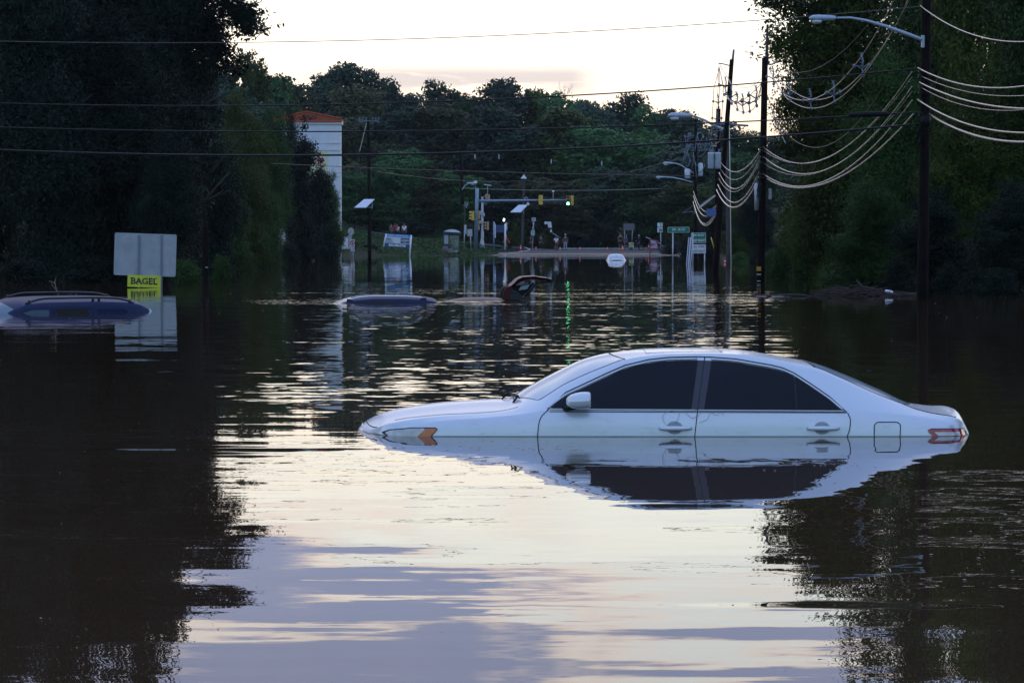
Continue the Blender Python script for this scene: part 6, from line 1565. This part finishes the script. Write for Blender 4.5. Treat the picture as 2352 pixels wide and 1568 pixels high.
for px, ty, Yq, w_, f_, lab in mid_rows: tree(px, ty, Yq, w_*1.4, ('far', f_), lab, name='wood_tree', group='trees halfway up the wood')
front_rows = [
 (815,405,350,110,'green','green tree with low branches right beside the pylon sign'),
 (915,352,352,130,'green','mid green tree rising above the leasing board'),
 (985,420,352,120,'brown','dull brown-green tree above the bus shelter'),
 (1050,408,352,110,'green','green tree just left of the signal mast'),
 (1135,425,356,120,'dark','dark tree directly behind the signal mast arm'),
 (1225,415,356,150,'brown','wide brownish spreading tree behind the junction lamp pole'),
 (1310,428,354,130,'brown','brownish tree behind the green traffic light'),
 (1400,395,356,130,'dark','dark tree behind the wide grey sign back'),
 (1490,400,352,130,'green','green tree above the purple placard'),
 (1570,430,330,120,'olive','olive tree right behind the JFK BLVD sign'),
 (870,470,345,110,'green','low leafy tree beside the crossarm pole above the bank'),
 (940,500,348,90,'dark','low dark tree behind the people on the bank')]
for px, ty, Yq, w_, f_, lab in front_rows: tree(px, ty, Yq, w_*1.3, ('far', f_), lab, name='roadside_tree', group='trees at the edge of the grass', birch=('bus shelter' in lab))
# wood floor behind: dense mass that fills gaps
LT = 'large trees on the left bank'
left = [ # px, top, Y, width
 (20,-420,118,330,'dark','huge dark tree filling the left edge of the picture'),
 (175,-470,121,330,'dark','huge dark tree above and behind the BAGEL sign'),
 (330,-400,124,320,'dark','huge dark tree over the right half of the big sign board'),
 (392,-170,119,280,'dark','dark tree with branches reaching furthest right over the water on the left'),
 (90,-150,110,330,'dark','nearer dark tree with low branches above the blue SUV'),
 (-120,-350,116,330,'dark','dark tree only partly in view at the extreme left edge'),
 (265,40,112,300,'dark','dark lower tree right behind the big sign board'),
 (465,130,140,190,'dark','dark tree behind the slim pole on the left'),
 (385,300,108,170,'dark','leafy low tree between the sign board and the slim pole')]
def bough(root, path, Yq, fol, n=1500, spread=.34, seed=1):
    """a leafy limb reaching out of a crown, a part of its tree"""
    r_ = np.random.RandomState(seed); pts = [P(x, y, Yq) for x, y in path]
    M = (Matrix.Translation(root.location) @ root.rotation_euler.to_matrix().to_4x4()).inverted()
    mb = MB(); mb.tube([M @ p for p in pts], [.09*(1 - .8*i/(len(pts)-1)) for i in range(len(pts))], 6)
    seg = np.array([tuple(p) for p in pts]); u = r_.uniform(0, len(pts)-1, n)**1.0; i = np.clip(u.astype(int), 0, len(pts)-2); f = (u-i)[:, None]
    c = seg[i]*(1-f) + seg[i+1]*f
    k = (n // 14); cl = c[:k] + r_.normal(size=(k, 3))*spread*np.array([1, 1.3, .7]) - np.array([0, 0, .12])
    lp = (cl[:, None, :] + r_.normal(size=(k, 16, 3))*np.array([.20, .20, .11])).reshape(-1, 3)
    Mi = np.array(M); lp = lp @ Mi[:3, :3].T + Mi[:3, 3]
    lm = leaf_mesh('bough_leaves', lp, np.tile([0, -.4, .8], (len(lp), 1)), .21, r_, FOL[fol])
    b_ = new_mesh('bough', mb.v, mb.f, True); b_.materials.append(MATS['bark']); bo = bpy.data.objects.new('bough', b_); COL.objects.link(bo); bo.parent = root
    lo = bpy.data.objects.new('bough_leaves', lm); COL.objects.link(lo); lo.parent = bo
for px, ty, Yq, w_, f_, lab in left:
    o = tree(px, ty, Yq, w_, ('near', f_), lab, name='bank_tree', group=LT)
    if 'furthest right' in lab:
        for j, pth in enumerate(([(420,-40),(500,-30),(545,5),(570,40),(584,70)], [(430,-20),(500,-5),(550,25),(560,40)], [(440,60),(490,90),(515,120),(534,165)], [(430,15),(485,45),(505,70)], [(430,-70),(500,-75),(550,-50)])): bough(o, pth, Yq-1.5+j*.4, 'dark', 1500 if j else 2400, spread=.27, seed=j)
left2 = [
 (552,215,175,150,'olive','olive tree with yellowish leaves right of the dark left trees'),
 (560,330,160,130,'olive','lower yellow-green tree beside the dark left trees'),
 (622,250,200,130,'green','green tree left of the white pylon'),
 (662,262,228,85,'dark','dark narrow tree hiding the left edge of the pylon'),
 (520,440,150,130,'green','low green tree at the water right of the slim pole'),
 (600,400,185,120,'green','mid green tree at the water left of the hedge')]
for px, ty, Yq, w_, f_, lab in left2: tree(px, ty, Yq, w_, ('near', f_), lab, name='bank_tree', group='mixed trees left of the pylon')
tree(698, 262, 215, 120, ('cone', 'dark'), 'dark conifer-like tree covering the left half of the white pylon', name='conifer', gz=-.5)
tree(733, 345, 212, 100, ('cone', 'dark'), 'smaller dark tree overlapping the lower half of the pylon', name='conifer', gz=-.5)
tree(762, 395, 214, 62, ('near', 'green'), 'sparse leafy tree with bright leaves in front of the pylon foot', gz=-.5)
# right bank
RT = 'large trees on the right bank'
right = [
 (1985,-240,112,400,'olive','tall airy tree with a lacy edge behind the nearest street lamp head'),
 (1902,-90,122,230,'olive','lacy willow-like tree against the sky left of the nearest street lamp'),
 (2150,-360,104,330,'green','tall tree directly behind the nearest utility pole'),
 (2290,-420,98,330,'olive','tall tree behind the cables at the right edge'),
 (2420,-380,88,360,'green','dark tree cut by the right edge of the picture'),
 (2050,120,98,280,'green','mid-height green tree under the lamp arm'),
 (2240,180,88,280,'olive','bushy tree right of the nearest pole'),
 (1910,300,112,230,'olive','rounded olive tree under the sagging cables'),
 (1845,420,128,160,'green','green shrubby tree just right of the masted pole'),
 (2000,420,92,220,'green','low green tree above the driftwood'),
 (2150,440,84,220,'dark','low dark tree at the water behind the nearest pole'),
 (2320,420,80,240,'dark','low dark tree at the right edge waterline'),
 (1800,545,150,110,'green','small leafy tree at the water between the masted pole and the bank'),
 (1700,470,215,110,'olive','leafy tree behind the leaning pole at the water')]
for px, ty, Yq, w_, f_, lab in right:
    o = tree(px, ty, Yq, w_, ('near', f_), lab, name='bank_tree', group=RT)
    if 'lacy edge' in lab:
        for j, pth in enumerate(([(1930,20),(1850,10),(1790,-5),(1748,8)], [(1920,70),(1850,70),(1800,95),(1770,130)], [(1930,180),(1870,200),(1825,225),(1800,250)], [(1930,270),(1870,300),(1830,325),(1800,345)])): bough(o, pth, Yq-1.5+j*.4, 'olive', 1050, .27, seed=20+j)
# unseen trees added beside the road: they darken the tail's reflections and shade the banks
for k_, (x_, y_, h_) in enumerate(((20, 18, 15), (22, 33, 17), (21, 50, 16), (-24, 40, 17), (-23, 62, 16))):
    tree(CX + x_*F/y_, HZ - (h_-1.5)*F/y_, y_, 10.0*F/y_, ('near', 'dark'), ['dark tree at the roadside right beside the silver sedan, outside the frame', 'dark roadside tree outside the frame behind the sedan tail', 'dark roadside tree outside the frame before the nearest pole', 'dark roadside tree outside the left of the frame before the blue SUV', 'dark roadside tree outside the left of the frame beside the blue SUV'][k_], name='bank_tree')
tree(1640, 470, 240, 110, ('near', 'dark'), 'dark tree behind the keep right sign', name='bank_tree', group=RT)
tree(1740, 430, 200, 110, ('near', 'dark'), 'dark tree between leaning pole and masted pole', name='bank_tree', group=RT)
# bushes
BG = 'bushes at the water'
bushes = [
 (700,508,205,75,'dark','large drooping dark hedge bush below the pylon'), (752,520,208,60,'dark','second dark hedge bush, touching the white box sign'), (665,560,195,60,'dark','low dark bush at the water under the conifers'),
 (1760+30,570,120,60,'green','leafy bush at the water right of the masted pole'), (1850,590,112,70,'green','pale leafy bush drooping into the water on the right'), (1905,610,102,60,'green','bush at the water left of the driftwood'),
 (2060,600,88,90,'dark','dark bush behind the driftwood'), (2180,610,82,80,'dark','dark bush at the foot of the nearest pole'), (2290,620,78,100,'dark','bush at the right edge waterline'),
 (1700,580,196,50,'green','low green bush behind the red drowned sign'), (430,600,104,90,'green','low leafy bush between the big sign board and the slim pole'), (505,590,104,60,'green','bright leafy bush right of the slim left pole'),
 (60,600,104,160,'dark','dark bush behind the blue SUV'), (200,590,106,140,'dark','dark bush left of the big sign board'), (590,590,170,80,'dark','dark low bush at the water in the left middle'),
 (850,560,300,50,'dark','dark shrub at the left foot of the leasing board'), (800,548,290,50,'green','green shrub behind the no-walking sign'),
 (990,540,345,70,'green','low green planting on the bank right of the leasing board'), (1085,555,318,50,'green','low green planting at the foot of the signal mast'), (1125,550,345,60,'dark','dark shrub behind the blue banner frame'),
 (1335,540,352,60,'dark','dark shrub right of the standing people'), (1545,560,300,60,'dark','dark shrub at the right end of the road'), (1580,540,280,70,'dark','dark shrub behind the striped boards')]
for px, ty, Yq, w_, f_, lab in bushes: tree(px, ty, Yq, w_, ('bush', f_), lab, name='bush', cat='bush', group=BG, gz=(-.25 if Yq < 270 else None))
for px, ty, Yq, w_, lab in ((1185,513,344,42,'tall conical yellow-green topiary bush beside the junction lamp pole'), (1103+50,537,342,0,''), (1216-15,519,345,34,'conical yellow-green bush behind the lamp pole foot'), (1068,534,340,36,'conical yellow-green bush right of the bus shelter'), (1243+2,533,344,46,'broad conical green bush behind the person in navy')):
    if w_: tree(px, ty, Yq, w_, ('cone', 'gold'), lab, name='topiary_bush', cat='bush', group='topiary bushes at the junction')
tree(1168, 536, 336, 44, ('bush', 'gold'), 'rounded golden bush right behind the cyclist in red', name='round_bush', cat='bush')
tree(1268, 545, 342, 50, ('bush', 'gold'), 'rounded golden-green bush behind the person in white and brown at the junction', name='round_bush', cat='bush')

# a little evening haze in the air
hz_ = MB().box((-900, -30, -12), (900, 900, 75)).build('haze', MATS['dark'])
hm = bpy.data.materials.new('haze'); hm.use_nodes = True; ht_ = NT(hm.node_tree); ht_.n.remove(ht_.n['Principled BSDF'])
pv2 = ht_.node('ShaderNodeVolumePrincipled'); pv2.inputs['Color'].default_value = (0.85, 0.90, 0.95, 1); pv2.inputs['Density'].default_value = 0.00006; pv2.inputs['Anisotropy'].default_value = 0.0
ht_.l.new(pv2.outputs[0], ht_.n['Material Output'].inputs['Volume']); hz_.data.materials.clear(); hz_.data.materials.append(hm); hz_['kind'] = 'stuff'
# driftwood against the right bank
rd = random.Random(9)
dw = pz(1985, 672, 79); dro = thing('driftwood_pile', 'brown tangle of driftwood and twigs floating against the right bank', 'driftwood', (dw.x, dw.y, 0))
for k in range(90):
    u = rd.random(); px = lerp(1888, 2092, u); yq = 79 + rd.uniform(-2.0, 2.5); hmax = .22*math.exp(-((u-.38)/.30)**2) + .06
    c = pz(px, 680, yq); c.z = rd.uniform(0.0, hmax); a = rd.uniform(-.35, .35) + (math.pi if rd.random() < .5 else 0); L_ = rd.uniform(.2, .9)
    d = Vector((math.cos(a), rd.uniform(-.5, .5), rd.uniform(-.16, .22)))*L_*.5; r_ = rd.uniform(.008, .035)
    MB().tube([c-d, c + Vector((0, 0, rd.uniform(-.03, .05))), c+d], [r_, r_*.9, r_*.5], 6).build('log' if r_ > .02 else 'twig', MATS['wet_twig'], dro, True)
mb = MB(); c = pz(1985, 668, 79); mb.tube([c, c + Vector((-.12, 0, .18)), c + Vector((-.22, 0, .30))], [.05, .04, .02], 7); mb.build('stump', MATS['wet_twig'], dro, True)
o = MB().cbox(pz(2020+22, 670, 78.5), (.22, .14, .09), rot=(0, .2, 0), bev=.03).build('plastic_bottle', MATS['solar_white'], None, loc=tuple(pz(2042, 670, 78.5))); tag(o, 'white scrap of litter lying on the driftwood pile', 'litter')
# specks, leaves and bubbles drifting on the water
mb = MB(); rd = random.Random(3)
def speck(x, y, s, n=6):
    k = len(mb.v); a0 = rd.uniform(0, 6.28)
    for i in range(n): a = a0 + 6.283*i/n; rr = s*rd.uniform(.6, 1.0); mb.v.append(Vector((x + rr*1.5*math.cos(a), y + rr*math.sin(a), .004)))
    mb.v.append(Vector((x, y, .004 + s*.35)))
    for i in range(n): mb.f.append((k+i, k+(i+1) % n, k+n))
for _ in range(110):
    y = 10 + 80*rd.random()**1.4; speck(rd.uniform(-.18, .18)*y, y, (.002 + .00016*y)*rd.uniform(.5, 1.2))
for _ in range(34): speck(rd.uniform(-.6, 1.6), 21.6 - rd.random()**2*1.6, .008)
for _ in range(26): x = rd.uniform(-1.0, .6); speck(x, 20.8 + rd.uniform(-.25, .25), .014)
for _ in range(26): speck(rd.uniform(1.3, 2.6), 19.2 + rd.uniform(-.5, .4), .008)
for _ in range(30): speck(rd.uniform(2.0, 3.6), rd.uniform(12, 18), .008)
o = mb.build('floating_specks', mat('speck', (.36, .33, .29), .5, spec=.5), fix=False); tag(o, 'pale leaf bits and bubbles scattered over the flood water', 'debris', kind='stuff')
# grass on the banks by the junction
rs = np.random.RandomState(77); n = 26000
gx0 = rs.uniform(-26, 0.0, n); gy0 = rs.uniform(292, 352, n); keep = gx0 < interp(300, [(0,0),(1,0)]) - 1.5 - (gy0 < 300) * 2 ; gx0 = gx0[keep]; gy0 = gy0[keep]
gx1 = rs.uniform(4, 40, 16000); gy1 = rs.uniform(350.5, 372, 16000)
gx0 = np.concatenate([gx0, gx1]); gy0 = np.concatenate([gy0, gy1]); gzz = H(gx0, gy0); ok = gzz > .02; gx0, gy0, gzz = gx0[ok], gy0[ok], gzz[ok]
clmp = .5 + .9*np.clip(np.sin(gx0*.7+1)*np.sin(gy0*.35)+.2, 0, 1)
gp = np.stack([gx0, gy0, gzz + .08*clmp], 1)
gme = leaf_mesh('grass', gp, np.tile([0, 0, 1.0], (len(gp), 1)), .34, rs, FOL['green'], .35)
go = bpy.data.objects.new('grass', gme); COL.objects.link(go); tag(go, 'dark rough grass on the banks around the road end', 'grass', kind='stuff')
# bare saplings against the sky on the right skyline
for px, py0, py1, lab in ((1300, 250, 205, 'bare leafless sapling against the sky right of the highest crown'), (1820, 330, 290, 'bare thin sapling low beside the masted pole')):
    b_ = pz(px, py0+40, 398); o = thing('bare_tree', lab, 'tree', tuple(b_)); rq = random.Random(px)
    def twig(p, d, L_, r_, dep, mb):
        q = p + d*L_; mb.tube([p, q], [r_, r_*.6], 4)
        if dep: 
            for _ in range(3): twig(p.lerp(q, rq.uniform(.5, 1)), (d + Vector((rq.uniform(-.6,.6), rq.uniform(-.4,.4), rq.uniform(.0,.5)))).normalized(), L_*.62, r_*.6, dep-1, mb)
    mb = MB(); twig(b_, Vector((.1, 0, 1)).normalized(), 3.2, .05, 4, mb); mb.build('branches', MATS['birch'], o)
for o_ in bpy.data.objects:
    if '_at' in o_: del o_['_at']
bpy.context.view_layer.update()
